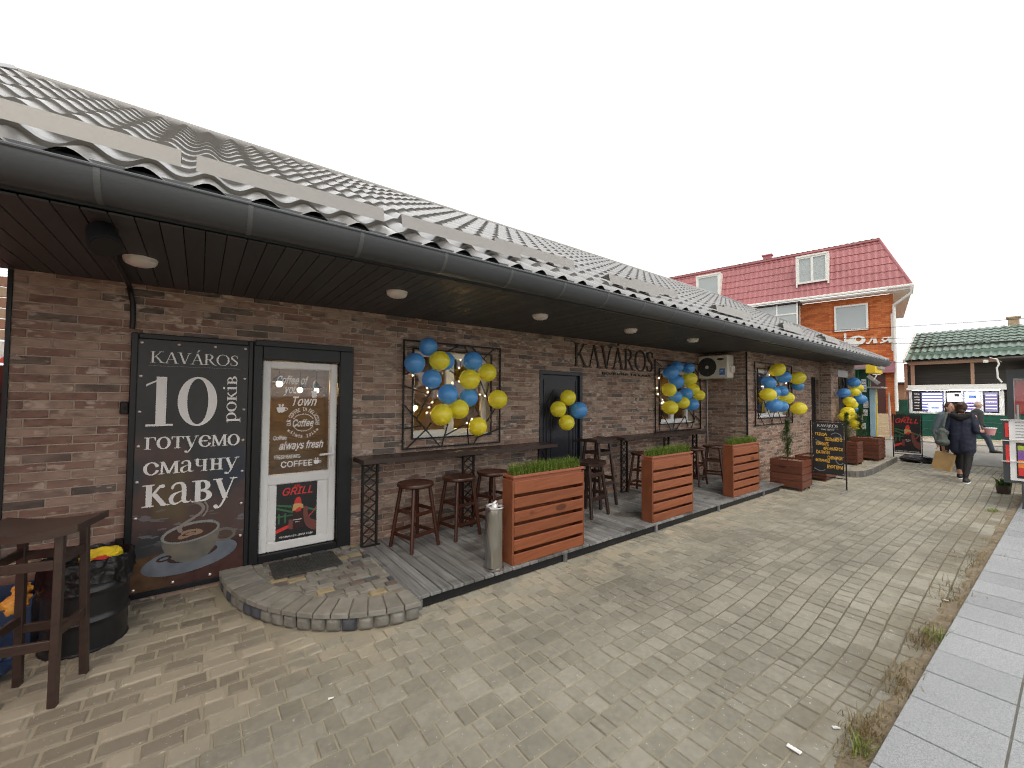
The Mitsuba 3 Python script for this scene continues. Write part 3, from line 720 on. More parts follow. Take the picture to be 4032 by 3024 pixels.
round_stool(5.93, -.33, .2, 'round wooden stool half hidden at the left of the middle grass planter')
round_stool(7.25, -.50, .1, 'round wooden stool just right of the middle grass planter')
round_stool(7.95, -.52, .4, 'round dark stool in the corner under the air conditioner')
def saddle_stool(x, y, ang, h, label, z=0.0, hx=.23, hy=.19, fo=.15):
    t = thing('tall_stool', label, 'bar stool', 'tall square wooden bar stools')
    us, vs_ = np.meshgrid(np.linspace(-1, 1, 13), np.linspace(-1, 1, 5))
    zt = h - .012 + .03 * us ** 2
    up = np.column_stack([us.ravel() * hx, vs_.ravel() * hy * (1 - .10 * us.ravel() ** 2), zt.ravel()]); lo = up - A(0, 0, .04)
    V = np.vstack([up, lo]); F = []
    for i in range(4):
        for j in range(12):
            a = i * 13 + j
            F += [[a, a + 1, a + 14], [a, a + 14, a + 13], [65 + a, 65 + a + 14, 65 + a + 1], [65 + a, 65 + a + 13, 65 + a + 14]]
    bd = list(range(0, 13)) + [13 * i + 12 for i in range(1, 5)] + list(range(63, 51, -1)) + [13 * i for i in range(3, 0, -1)]
    for a, b in zip(bd, bd[1:] + bd[:1]): F += [[a, 65 + a, 65 + b], [a, 65 + b, b]]
    ent('seat', place((V, np.array(F)), ang, x, y, z), 'dark_wood', t, smooth=50, uv=const_uv(len(V), .3, .5))
    L = {}
    for a in (1, -1):
        for b in (1, -1):
            top, bot = A(.135 * a, .115 * b, h - .035), A(fo * a, fo * b, 0); L[(a, b)] = (top, bot)
            m = beam(bot, top, .037, .037, (1, 0, 0)); ent('leg', place(m, ang, x, y, z), 'dark_wood', t, uv=const_uv(len(m[0]), rng.random(), .5))
    at = lambda k, q: L[k][1] + (L[k][0] - L[k][1]) * q / h
    for (k1, k2, q) in [((1, 1), (1, -1), .42 * h), ((-1, 1), (-1, -1), .42 * h), ((1, 1), (-1, 1), .36 * h), ((1, -1), (-1, -1), .36 * h), ((1, 1), (1, -1), .84 * h), ((-1, 1), (-1, -1), .84 * h), ((1, 1), (-1, 1), .82 * h), ((1, -1), (-1, -1), .82 * h)]:
        m = beam(at(k1, q), at(k2, q), .022, .05); ent('rung', place(m, ang, x, y, z), 'dark_wood', t, uv=const_uv(len(m[0]), rng.random(), .5))
    return t
saddle_stool(-.69, -1.03, -.26, .95, 'tall dark bar stool in the left foreground beside the black barrel', 0, .225, .18, .145)
saddle_stool(4.70, -.42, .1, .96, 'tall black bar stool standing in front of the blue balloon door', .12, .25, .19, .2)
saddle_stool(4.22, -.68, .1, .70, 'lower dark stool behind the right end of the nearest grass planter', .12, .2, .17, .19)

# ------------------------------------------------------------------ slatted planters with grass
def planter(x0, label, n, glabel, y0=-1.45):
    t = thing('slatted_planter', label, 'planter', 'slatted planters along the deck edge')
    x1, y1, z0 = x0 + .97, y0 + .165, .12
    for xs in (x0, x1 - .022): ent('end_board', bx(xs, xs + .022, y0 + .004, y1, z0, .905, .003), 'planter_end', t, uv=const_uv(24, rng.random(), rng.random()))
    hs = np.linspace(z0, .905, 7)
    for k in range(6):
        for yy in (y0, y1 - .018):
            m = bx(x0 + .0225, x1 - .0225, yy, yy + .018, hs[k] + .002, hs[k + 1] - .031 + (.02 if k == 5 else 0), .005)
            ent('slat', m, 'planter_wood', t, uv=const_uv(24, rng.random(), rng.random()))
    ms = [bx(x0 + .005, x1 - .005, y0 - .002, y0 + .016, .925, .95, .006), bx(x0 + .005, x1 - .005, y1 - .014, y1 + .003, .925, .95, .006), bx(x0 + .005, x0 + .022, y0 + .016, y1 - .014, .925, .95, .006), bx(x1 - .022, x1 - .005, y0 + .016, y1 - .014, .925, .95, .006),
          bx(x0 + .024, x1 - .024, y0 + .02, y1 - .02, .78, .928, .004)]
    ent('tub', cat(ms), 'planter_tub', t); ent('soil', bx(x0 + .026, x1 - .026, y0 + .022, y1 - .022, .925, .932), 'soil', t)
    m, u = blades(n, (x0 + x1) / 2, (y0 + y1) / 2, .93, .455, .058, .06, .155, .9, .0028)
    k = ent('grass', m, 'grass_blade', uv=u); tag(k, glabel, 'grass', 'grass growing in the slatted planters', 'stuff')
planter(2.34, 'slatted orange wood planter nearest the camera, beside the steel bin', 1900, 'short green grass in the nearest slatted planter')
planter(4.55, 'slatted orange wood planter in the middle of the three along the deck', 1700, 'short green grass in the middle slatted planter')
planter(6.78, 'slatted orange wood planter farthest from the camera at the deck end', 1500, 'short green grass in the farthest slatted planter', -1.42)
# steel ash bin
AB = thing('ash_bin', 'dented stainless steel cylinder bin in front of the nearest planter', 'bin')
pr = [(.085, .0), (.092, .004), (.092, .018), (.083, .024)]
for z in np.linspace(.04, .52, 14): pr.append((.083 + .0008 * math.sin(z * 40), z))
pr += [(.083, .545), (.09, .55), (.093, .558), (.09, .566), (.083, .568), (.080, .555), (.078, .54), (0, .535)]
v, f = lathe(pr, 48); a = np.arctan2(v[:, 1], v[:, 0])
dent = .007 * np.exp(-((v[:, 2] - .10) / .07) ** 2) * np.exp(-((a + 1.7) / .35) ** 2) + .004 * np.exp(-((v[:, 2] - .34) / .06) ** 2) * np.exp(-((a + .75) / .3) ** 2) + .0025 * np.sin(v[:, 2] * 19 + 2 * a) * (v[:, 2] > .03) * (v[:, 2] < .53)
v = v.copy(); v[:, :2] *= (1 - dent / .085)[:, None]
ent('body', place((v, f), 0, 2.185, -1.375, .12), 'steel', AB, smooth=35)
ent('ash_ball', cat([place(lathe([(0, .535), (.02, .537), (.028, .55), (.02, .575), (.012, .585), (0, .586)], 16), 0, 2.185, -1.375, .12), place(tube([(-.02, 0, .59), (.03, .005, .60)], .009, 8), .3, 2.185, -1.375, .12)]), 'paper', AB, smooth=40)

# ------------------------------------------------------------------ square planters with young thuja trees
def thuja(x, y, z, h, r, seed, label):
    g = np.random.default_rng(seed)
    t = thing('thuja_tree', label, 'thuja')
    ent('trunk', tube([(x, y, z - .04), (x + .006, y, z + .3 * h), (x, y + .005, z + .92 * h)], [.011, .009, .003], 7), 'bark', t, smooth=40)
    V, F, U = [], [], []
    nb = int(170 * h / .9)
    for i in range(nb):
        q = g.random() ** .9
        zz = z + h * (.13 + .85 * q)
        rr = r * (1 - q) ** .65 * (.75 + .45 * math.sin(q * 9 + seed)) + .012
        a = g.uniform(0, 2 * math.pi); d = A(math.cos(a), math.sin(a), 0)
        L = rr * g.uniform(.65, 1.15); tone = g.uniform(0, 1)
        base = A(x, y, zz - L * .35)
        for j in range(26):
            s_ = g.random() ** .7
            c = base + d * L * s_ + A(0, 0, L * .75 * s_ ** 1.3) + g.normal(0, .010 + .008 * s_, 3)
            w = g.normal(0, 1, 3); w /= np.linalg.norm(w); up = (d * .7 + A(0, 0, 1) + g.normal(0, .4, 3)); up /= np.linalg.norm(up)
            w = np.cross(up, w); w /= np.linalg.norm(w)
            l_, b_ = g.uniform(.012, .026), g.uniform(.0028, .0055); k = len(V)
            V += [c - w * b_, c + w * b_, c + up * l_]; F.append([k, k + 1, k + 2]); U += [[min(1, max(0, .55 * tone + .45 * s_ + g.normal(0, .12))), 0]] * 3
    k = ent('crown', (np.array(V), np.array(F)), 'thuja_leaf', t, uv=np.array(U)); tag(k, kind='stuff')
def square_box(x, y, ang, s, h, z, nb, label, sx=1.0):
    t = thing('square_planter', label, 'planter', 'reddish wooden box planters with thujas')
    hx, hy = s / 2 * sx, s / 2
    zz = z + .055; bh = (h - .055) / nb
    for k in range(nb):
        z0, z1 = zz + k * bh + .005, zz + (k + 1) * bh - .005
        for m in (bx(-hx, hx, -hy, -hy + .02, z0, z1, .003), bx(-hx, hx, hy - .02, hy, z0, z1, .003), bx(-hx, -hx + .02, -hy + .02, hy - .02, z0, z1, .003), bx(hx - .02, hx, -hy + .02, hy - .02, z0, z1, .003)):
            ent('board', place(m, ang, x, y, 0), 'box_wood', t, uv=const_uv(24, rng.random(), rng.random()))
    for a in (-1, 1):
        for b in (-1, 1):
            cx, cy = a * (hx - .05), b * (hy - .05)
            ent('foot', place(bx(cx - .03, cx + .03, cy - .03, cy + .03, z, z + .06, .003), ang, x, y, 0), 'box_wood', t, uv=const_uv(24, .5, .5))
    ent('soil', place(bx(-hx + .02, hx - .02, -hy + .02, hy - .02, z + .1, z + h - .045), ang, x, y, 0), 'soil', t)
    ms = []
    for i in range(60):
        a, b = rng.uniform(-hx + .05, hx - .05), rng.uniform(-hy + .05, hy - .05); q = rng.uniform(.008, .022)
        ms.append(place(bx(a - q, a + q, b - q * .7, b + q * .7, z + h - .05, z + h - .045 + q, q * .5), ang, x, y, 0))
    k = ent('bark_chips', cat(ms), 'print_latte', t); tag(k, kind='stuff')
    return t
square_box(8.99, -1.47, 0.03, .53, .56, 0, 4, 'reddish box planter with a thin thuja, nearest the slatted planters')
thuja(8.97, -1.43, .5, .78, .135, 3, 'thin young thuja in the box planter nearest the slatted planters')
square_box(10.55, -1.42, 0.0, .56, .50, 0, 4, 'empty looking reddish box planter half hidden behind the menu board', 1.2)
square_box(12.55, -1.50, 0.0, .46, .55, .14, 6, 'slim reddish box planter on the raised paving behind the menu board')
thuja(12.55, -1.48, .62, .75, .15, 5, 'bushy thuja just right of the menu board under the balloon garland')
square_box(13.95, -1.55, 0.0, .62, .58, .14, 6, 'wide reddish box planter on the far end of the raised paving', 1.1)
thuja(13.75, -1.48, .66, .82, .19, 8, 'bushy dark thuja in the far planter by the notice papers')
# raised paved platform by the end of the café
PT = thing('raised_platform', 'low rounded paved platform at the far end of the café', 'platform')
pp = Polygon([(11.25, -.85), (11.25, -1.65), (11.35, -1.88), (11.6, -2.0), (12.2, -2.03), (15.2, -1.92), (15.2, -.85)])
ent('core', extr(pp.buffer(-.01), .128), 'step_joint', PT)
cs = list(pp.exterior.coords)[1:6]; ln = LineString(list(pp.exterior.coords)[0:6]); nn = 46; ms, us = [], []
for i in range(nn):
    a, b = np.array(ln.interpolate(i / nn, True).coords[0]), np.array(ln.interpolate((i + .96) / nn, True).coords[0])
    m = beam((a[0], a[1], .068), (b[0], b[1], .068), .03, .132); ent('kerb_stone', m, 'print_grey' if False else 'step_stone', PT, uv=const_uv(24, .16 if rng.random() < .5 else .5, 0))
ms, us = [], []
y = -2.0
while y < -.87:
    x = 11.28 + rng.uniform(-.1, 0)
    while x < 15.1:
        l = rng.choice([.12, .16, .2]); q = rect(x + .003, y + .003, x + l - .003, y + .112)
        if pp.buffer(-.02).contains(q): m = slab(x + .003, x + l - .003, y + .003, y + .112, .012, .006); ms.append((m[0] + A(0, 0, .127), m[1])); us.append(const_uv(8, rng.random(), rng.random()))
        x += l
    y += .118
k = ent('paving', cat(ms), 'paver', PT, uv=np.vstack(us)); tag(k, kind='stuff')

# ------------------------------------------------------------------ window grilles
G1 = [(1.89,1.09,2.12,1.29),(2.12,1.29,2.2,1.38),(1.86,1.59,2.32,1.09),(2.01,1.43,2.19,1.77),(2.19,1.77,2.26,1.78),(1.86,1.81,2.13,1.72),(1.86,1.32,2.08,1.35),(2.34,1.09,2.42,1.36),(2.39,1.22,2.68,1.35),(2.72,1.09,2.68,1.43),(2.79,1.09,2.85,1.17),(2.85,1.17,3.2,1.27),(2.99,1.37,3.12,1.53),(2.89,1.43,2.81,1.56),(2.97,1.73,3.07,1.5),(2.82,2.02,2.98,1.7),(2.98,1.72,3.02,1.87),(2.87,1.73,2.98,1.67),(2.44,2.01,2.53,1.96),(2.93,2.19,3.12,2.34),(2.73,2.34,2.98,2.15),(2.64,2.34,2.69,2.25),(2.56,2.33,2.42,2.25),(2.11,1.6,2.21,1.57),(1.86,1.94,1.95,1.98)]
G2 = [(6.97,1.45,6.89,1.08),(6.95,1.45,7.28,1.08),(7.34,1.08,7.45,1.4),(7.45,1.07,7.79,1.34),(7.79,1.34,7.9,1.09),(8.02,1.09,8.2,1.33),(8.2,1.33,8.38,1.2),(7.1,1.61,6.8,1.73),(6.78,2.39,6.98,2.29),(7.65,1.46,7.88,1.49),(7.88,1.49,8.11,1.31),(6.78,2.12,6.98,2.22),(7.45,1.4,7.54,1.62),(8.1,2.4,8.3,2.2),(7.5,2.4,7.3,2.2)]
G3 = [(9.04,2.25,9.41,2.13),(9.49,2.45,9.48,2.16),(9.77,2.44,9.46,2.15),(10.4,2.47,10.85,2.2),(10.16,2.18,10.17,1.96),(9.33,1.63,9.23,1.35),(9.42,1.63,9.83,1.16),(9.01,1.49,9.38,1.16),(9.93,1.4,9.77,1.15),(10.15,1.4,10.34,1.14),(10.64,1.4,10.5,1.14),(9.32,2.02,9.11,1.86),(9.46,2.15,9.32,2.02),(9.33,1.63,9.46,1.8),(10.7,1.3,10.92,1.2),(10.75,1.7,10.94,1.5)]
def grille(x0, x1, z0, z1, y, inner, bars, label):
    t = thing('window_grille', label, 'grille', 'black iron window grilles')
    def fr(a, b, c, d): return [bx(a, b, y - .009, y + .009, c, c + .017), bx(a, b, y - .009, y + .009, d - .017, d), bx(a, a + .017, y - .0092, y + .0092, c + .017, d - .017), bx(b - .017, b, y - .0092, y + .0092, c + .017, d - .017)]
    ent('frame', cat(fr(x0, x1, z0, z1)), 'black_iron', t)
    if inner: ent('inner_frame', cat([(m[0] + A(0, .004, 0), m[1]) for m in fr(*inner)]), 'black_iron', t)
    for b in bars: ent('bar', beam((b[0], y - .004, b[1]), (b[2], y - .004, b[3]), .012, .014), 'black_iron', t)
    for (a, c) in ((x0 + .01, z0 + .1), (x1 - .01, z0 + .1), (x0 + .01, z1 - .1), (x1 - .01, z1 - .1)): ent('fixing', tube([(a, y, c), (a, y + .045, c)], .006, 6), 'black_iron', t)
grille(1.84, 3.21, 1.08, 2.345, -.03, (1.955, 3.07, 1.19, 2.255), G1, 'black angular iron grille nearest the coffee door, hung with balloons')
grille(6.76, 8.40, 1.055, 2.42, -.03, (6.90, 8.15, 1.19, 2.26), G2, 'black angular iron grille next to the air conditioner')
grille(8.99, 10.97, 1.14, 2.46, -.86, (9.13, 10.78, 1.28, 2.34), G3, 'black angular iron grille on the projecting wall above the box planter')

# ------------------------------------------------------------------ balloons
C1 = [('b',2.07,2.26,.105),('b',1.91,2.06,.116),('b',2.31,2.11,.107),('b',2.12,1.89,.113),('b',2.67,2.13,.121),('b',2.32,1.72,.119),('b',2.63,1.68,.115),('y',2.17,2.1,.112),('y',2.59,1.9,.125),('y',2.89,2.0,.116),('y',3.05,1.66,.122),('y',2.49,1.54,.12),('y',2.23,1.48,.126),('y',2.75,1.32,.114)]
C2 = [('y',4.36,1.69,.117),('y',4.16,1.52,.117),('y',4.33,1.32,.117),('b',4.56,1.5,.129)]
C3 = [('b',6.97,2.17,.129),('b',7.27,2.29,.113),('b',7.57,2.28,.107),('b',7.2,2.0,.129),('b',7.5,1.78,.12),('b',7.13,1.72,.112),('b',7.81,1.57,.123),('y',7.63,2.07,.135),('y',6.93,1.85,.124),('y',7.84,1.87,.118),('y',8.0,1.76,.105),('y',6.92,1.52,.128),('y',7.36,1.61,.114)]
C4 = [('y',9.72,2.31,.134),('y',10.84,2.17,.142),('y',9.07,1.78,.13),('y',10.2,1.72,.132),('y',10.82,1.48,.142),('b',10.16,2.17,.129),('b',10.98,2.0,.11),('b',9.27,2.03,.121),('b',9.57,1.83,.12),('b',10.03,1.87,.108),('b',9.54,1.56,.137),('b',10.02,1.53,.117)]
C5 = [('b',13.76,2.15,.127),('b',13.22,1.86,.123),('b',14.43,1.71,.129),('b',14.1,1.44,.093),('y',14.19,2.01,.113),('y',13.79,1.9,.111),('y',13.39,1.64,.122),('y',13.94,1.54,.106),('y',13.3,1.38,.126),('y',13.79,1.25,.116),('y',13.13,1.25,.107),('y',14.07,1.02,.121)]
B1 = ['topmost blue balloon of the cluster on the first grille window', 'leftmost blue balloon of the cluster on the first grille window', 'blue balloon partly behind the upper left yellow one on the first grille window', 'blue balloon below the upper left yellow balloon on the first grille window', 'blue balloon at the upper right of the first grille window', 'shiny blue balloon in the middle of the first grille window', 'blue balloon under the glowing yellow one on the first grille window',
      'upper left yellow balloon among the blue ones on the first grille window', 'glowing yellow balloon lit by a bulb, centre right of the first grille window', 'yellow balloon at the upper right edge of the first grille window', 'rightmost yellow balloon overhanging the first grille window frame', 'yellow balloon glowing low in the centre of the first grille window', 'large yellow balloon low at the left of the first grille window', 'lowest yellow balloon of the first grille window']
B2 = ['top yellow balloon of the four on the dark door', 'left yellow balloon of the four on the dark door', 'bottom yellow balloon of the four on the dark door', 'single blue balloon of the four on the dark door']
B3 = ['upper left blue balloon on the grille by the air conditioner', 'topmost blue balloon on the grille by the air conditioner', 'upper right blue balloon next to the air conditioner', 'blue balloon in the upper middle of the grille by the air conditioner', 'blue balloon at the centre of the grille by the air conditioner', 'blue balloon between the two left yellow ones by the air conditioner', 'lowest blue balloon at the right below the air conditioner',
      'highest yellow balloon on the grille by the air conditioner', 'upper left yellow balloon on the grille by the air conditioner', 'yellow balloon at the right edge under the air conditioner', 'rightmost yellow balloon in front of the wall pipe', 'lowest yellow balloon at the left of the grille by the air conditioner', 'yellow balloon low in the middle of the grille by the air conditioner']
B4 = ['topmost yellow balloon on the projecting wall grille', 'upper right yellow balloon on the projecting wall grille', 'leftmost yellow balloon with a light inside on the projecting wall grille', 'yellow balloon in the centre of the projecting wall grille', 'lowest yellow balloon at the right of the projecting wall grille', 'upper blue balloon between yellow ones on the projecting wall grille', 'rightmost blue balloon on the projecting wall grille', 'upper left blue balloon on the projecting wall grille', 'blue balloon beside the leftmost yellow one on the projecting wall grille', 'small blue balloon at the centre of the projecting wall grille', 'lowest blue balloon on the projecting wall grille', 'blue balloon under the centre yellow one on the projecting wall grille']
B5 = ['topmost blue balloon of the garland at the café corner', 'left blue balloon high on the corner garland', 'rightmost blue balloon of the corner garland', 'smallest blue balloon low on the corner garland', 'highest yellow balloon at the right of the corner garland', 'yellow balloon behind the upper blue ones of the corner garland', 'yellow balloon at the left below the blue ones on the corner garland', 'small yellow balloon behind the middle of the corner garland', 'large yellow balloon at the left in the lower corner garland', 'yellow balloon low in the middle of the corner garland', 'yellow balloon at the lower left of the corner garland', 'lowest yellow balloon of the corner garland beside the thuja']
def balloon_at(c, x, y, z, r, lab, grp, stretch=1.14):
    th = np.linspace(0, math.pi, 22)
    rr = r * np.sin(th) * (1 - .10 * np.clip(-np.cos(th), 0, 1) ** 1.5); zz = r * stretch * np.cos(th)
    prof = list(zip(rr[:-1], zz[:-1])) + [(.006, -r * stretch * 1.0), (.012, -r * stretch - .012), (.0, -r * stretch - .012)]
    v, f = lathe(prof, 34)
    # axis: knot towards the wall, body out to the street
    R = trimesh.transformations.euler_matrix(math.pi / 2 + rng.normal(0, .22), 0, rng.normal(0, .25))[:3, :3]
    v = v @ R.T + A(x, y, z)
    k = ent('balloon', (v, f), 'balloon_blue' if c == 'b' else 'balloon_yellow', smooth=True); tag(k, lab, 'balloon', grp)
front1 = {7: -.09, 8: -.06, 0: 0, 2: .03, 6: .02, 5: -.02, 11: .02, 12: -.04}
for i, (q, l) in enumerate(zip(C1, B1)): balloon_at(q[0], q[1] , -.19 + front1.get(i, 0), q[2], q[3], l, 'balloons on the first grille window', 1.08)
for q, l in zip(C2, B2): balloon_at(q[0], q[1], -.15 - (.03 if q[0] == 'b' else 0), q[2], q[3], l, 'balloons on the dark door', 1.05)
for q, l in zip(C3, B3): balloon_at(q[0], q[1], -.20 + rng.uniform(-.05, .04), q[2], q[3], l, 'balloons on the grille by the air conditioner')
for q, l in zip(C4, B4): balloon_at(q[0], q[1], -1.02 + rng.uniform(-.05, .05), q[2], q[3], l, 'balloons on the projecting wall grille', 1.2)
for q, l in zip(C5, B5): balloon_at(q[0], q[1], -1.30 + rng.uniform(-.06, .06), q[2], q[3], l, 'balloons of the corner garland', 1.22)
# fairy lights on the grilles and the bulbs of the café
def fairy(pts, y, lab):
    t = thing('fairy_lights', lab, 'string lights', 'fairy lights on the grilles')
    P_ = [A(x, y, z) for x, z in pts]
    ent('wire', tube(np.vstack([np.linspace(a, b, 4, endpoint=False) for a, b in zip(P_, P_[1:])] + [P_[-1:]]), .002, 5), 'black_iron', t)
    for p in P_:
        m = lathe([(0, -.006), (.005, -.003), (.006, .003), (0, .008)], 8, p); ent('bead', m, 'bulb_glass', t, smooth=True, emitter=lamp((9, 7, 4)))
fairy([(1.95,1.93),(2.13,1.79),(2.14,1.74),(2.27,1.70),(2.16,1.56),(2.13,1.5),(2.2,1.62),(2.33,1.97),(2.26,1.97),(2.38,2.03),(2.56,2.05),(2.58,2.15),(2.56,1.88),(2.47,1.86),(2.79,2.1),(2.83,1.86),(2.87,1.72),(2.95,1.70),(2.75,1.41),(2.68,1.36)], -.05, 'tiny warm fairy lights strung across the first grille window')
fairy([(6.86,2.07),(6.80,1.88),(6.83,1.77),(6.98,1.67),(7.0,1.62),(7.3,1.83),(6.95,1.6)], -.05, 'tiny warm fairy lights on the grille by the air conditioner')
fairy([(9.12,2.17),(9.28,1.95),(9.2,1.95),(9.9,1.95),(9.95,1.7),(10.5,2.05),(9.4,1.7),(9.6,2.2)], -.90, 'tiny warm fairy lights on the projecting wall grille')
for (x, y, z, r, lab) in [(.77, 1.2, 1.83, .035, 'left warm bulb glowing behind the coffee door glass'), (1.0, 1.2, 1.76, .03, 'middle warm bulb glowing behind the coffee door glass'), (1.19, 1.2, 1.755, .03, 'right warm bulb glowing behind the coffee door glass'), (2.40, .9, 1.53, .035, 'warm bulb glowing at the left of the first grille window'), (3.27, .9, 1.96, .035, 'warm bulb shining behind the glowing yellow balloon'), (3.05, .9, 1.50, .035, 'warm bulb shining behind the low centre yellow balloon'), (7.7, 1.2, 2.0, .04, 'warm bulb inside the window by the air conditioner'), (10.2, .3, 2.0, .04, 'warm bulb inside the projecting wall window')]:
    t = thing('pendant_bulb', lab, 'light bulb', 'lit bulbs inside the café')
    m = lathe([(0, -r), (r * .7, -r * .7), (r, 0), (r * .75, r * .8), (r * .35, r * 1.5), (0, r * 1.6)], 16, (x, y, z)); ent('globe', m, 'bulb_glass', t, smooth=True, emitter=lamp((48, 29, 10)))
    ent('shade', lathe([(.012, z + r * 3.2), (.03, z + r * 2.6), (.085, z + r * .9)], 20, (x, y, 0)), 'black_iron', t, smooth=40)
    ent('cord', tube([(x, y, z + r * 3.0), (x, y, 2.52)], .004, 6), 'black_iron', t)
# ------------------------------------------------------------------ soffit lamps, spotlight and cable
for (x, y, lab) in [(-.335, -.86, 'round white soffit lamp above the banner, the nearest'), (1.35, -1.06, 'round white soffit lamp second from the left'), (3.02, -1.05, 'round white soffit lamp third from the left'), (4.64, -1.06, 'round white soffit lamp fourth from the left'), (6.21, -1.08, 'round white soffit lamp farthest right, by the air conditioner')]:
    t = thing('soffit_lamp', lab, 'lamp', 'round lamps under the eaves'); z = ZS(x)
    m = lathe([(0, z - .052), (.05, z - .05), (.075, z - .04), (.087, z - .022), (.09, z - .001)], 28, (x, y, 0)); ent('cover', m, 'lamp_plastic', t, smooth=40)
SP = thing('spotlight', 'black round spotlight with a thick cable under the eaves', 'spotlight')
d = A(.25, -.55, -.8); d /= np.linalg.norm(d); c = A(-.42, -1.52, 2.50)
ent('head', cat([tube([c - d * .07, c - d * .06, c + d * .03, c + d * .06], [.03, .06, .07, .07], 18)]), 'black_trim', SP, smooth=40)
ent('lens', tube([c + d * .061, c + d * .066], .06, 18), 'black_iron', SP, smooth=40)
ent('bracket', bx(-.47, -.37, -1.5, -1.47, 2.52, 2.575, .004), 'black_trim', SP)
ent('cable', tube([(-.45, -1.45, 2.55), (-.455, -1.0, 2.548), (-.46, -.5, 2.55), (-.465, -.10, 2.548), (-.462, -.03, 2.50), (-.448, -.02, 2.42), (-.445, -.015, 2.30), (-.447, -.012, 2.22)], .018, 10), 'black_trim', SP, smooth=40)
# ------------------------------------------------------------------ air conditioner on the side wall
AC = thing('air_conditioner', 'cream outdoor air conditioner unit with a round fan on the side wall', 'air conditioner')
ent('casing', bx(8.35, 8.62, -.615, .03 - .045, 2.11, 2.575, .012), 'ac_white', AC)
fx, fy, fz = 8.345, -.205, 2.34
ent('fan_grille', cat([tube([A(fx, fy + r * math.cos(t), fz + r * math.sin(t)) for t in np.linspace(0, 2 * math.pi, 40)], .004, 5) for r in (.19, .165, .14, .115, .09, .065)] + [beam((fx, fy + .04 * math.cos(t), fz + .04 * math.sin(t)), (fx, fy + .19 * math.cos(t), fz + .19 * math.sin(t)), .006, .006) for t in np.arange(12) * math.pi / 6]), 'ac_dark', AC)
m = lathe([(0, 0), (.185, 0), (.188, .004)], 40); R = trimesh.transformations.rotation_matrix(-math.pi / 2, [0, 1, 0])[:3, :3]
ent('fan_recess', (m[0] @ R.T + A(fx + .002, fy, fz), m[1]), 'ac_dark', AC); m = lathe([(.036, 0), (.036, .008), (.0, .012)], 24)
ent('fan_hub', (m[0] @ R.T + A(fx - .004, fy, fz), m[1]), 'ac_white', AC)
ent('energy_label', bx(8.345, 8.349, -.565, -.455, 2.17, 2.30), 'print_blue', AC)
ent('badge', board_xf(extr(affinity.scale(Point(0, 0).buffer(.07), 1, .32), .004), 8.349, -.48, 2.49), 'ac_dark', AC)
ent('label_print', cat([board_xf(extr(rect(-.04, .02, .03, .03).union(rect(-.04, -.01, .01, .0)), .001), 8.345, -.51, 2.235)]), 'paper', AC)
ent('side_cover', bx(8.45, 8.6, -.655, -.616, 2.22, 2.36, .01), 'ac_white', AC); ent('bracket', cat([bx(8.36, 8.69, -.57, -.545, 2.085, 2.109), bx(8.36, 8.69, -.1, -.075, 2.085, 2.109)]), 'galv', AC)
ent('drain_pipe', tube([(8.6, -.08, 2.11), (8.62, -.06, 2.0), (8.64, -.06, .13)], .011, 8), 'galv', AC, smooth=40)
# ------------------------------------------------------------------ barrel bin, crate, banner things at the left
BR = thing('barrel_bin', 'black metal barrel lined with a bin bag by the banner', 'barrel')
pr = [(.0, .0), (.215, .0), (.22, .012)]
for z in np.linspace(.02, .56, 46):
    pr.append((.212 + .012 * math.exp(-((z - .20) / .014) ** 2) + .012 * math.exp(-((z - .39) / .014) ** 2), z))
pr += [(.218, .565), (.208, .57), (.22, .5), (0, .5)]
ent('drum', lathe(pr, 48, (-.58, -.47, 0)), 'barrel_metal', BR, smooth=35)
n = 64; th = np.arange(n) * 2 * math.pi / n; V = []; lv = [(.18, .47), (.202, .56), (.216, .59), (.228, .575), (.232, .53), (.23, .48), (.233, .43)]
for i, (r, z) in enumerate(lv):
    w = .010 * np.sin(th * 17 + i * .8) + .008 * np.sin(th * 9 + 2 * i)
    V.append(np.column_stack([-.58 + (r + w * (i > 1)) * np.cos(th), -.47 + (r + w * (i > 1)) * np.sin(th), z + (.02 * np.sin(th * 5 + 1) + .012 * np.sin(th * 13)) * (i / 6)]))
F = []
for i in range(len(lv) - 1):
    for j in range(n): a, b = i * n + j, i * n + (j + 1) % n; F += [[a, b, b + n], [a, b + n, a + n]]
V.append(A([-.58, -.47, .45])); F += [[len(lv) * n, (j + 1) % n, j] for j in range(n)]
ent('bin_bag', (np.vstack(V), np.array(F)), 'plastic_bag', BR, smooth=55)
def crumple(c, s, seed, fl=.5):
    m = trimesh.creation.icosphere(subdivisions=3); v = m.vertices * s; nn_ = meshkit.fbm(m.vertices * 1.7 + seed, 3) - .5
    v = v * (1 + 1.1 * nn_[:, None]); v[:, 2] *= fl
    return v + A(*c), np.array(m.faces)
k = ent('wrapper', crumple((-.52, -.47, .57), .10, 2, .45), 'yellow_film', smooth=30); tag(k, 'crumpled yellow wrapper on top of the black barrel', 'wrapper')
k = ent('wrapper', crumple((-.50, -.56, .565), .045, 6, .6), 'red_film', smooth=30); tag(k, 'small red wrapper under the yellow one on the barrel', 'wrapper')
CR = thing('crate', 'dark blue plastic crate on the floor behind the tall stool', 'crate')
ent('tray', cat([bx(-1.12, -.84, -.42, -.14, 0, .02), bx(-1.12, -.84, -.42, -.405, .02, .30, .004), bx(-1.12, -.84, -.155, -.14, .02, .38, .004), bx(-1.12, -1.105, -.405, -.155, .02, .34, .004), bx(-.855, -.84, -.405, -.155, .02, .34, .004)]), 'blue_crate', CR)
k = ent('orange_packet', crumple((-.93, -.33, .29), .085, 4, .8), 'orange_thing', smooth=30); tag(k, 'crumpled orange packet in the blue crate', 'packet')
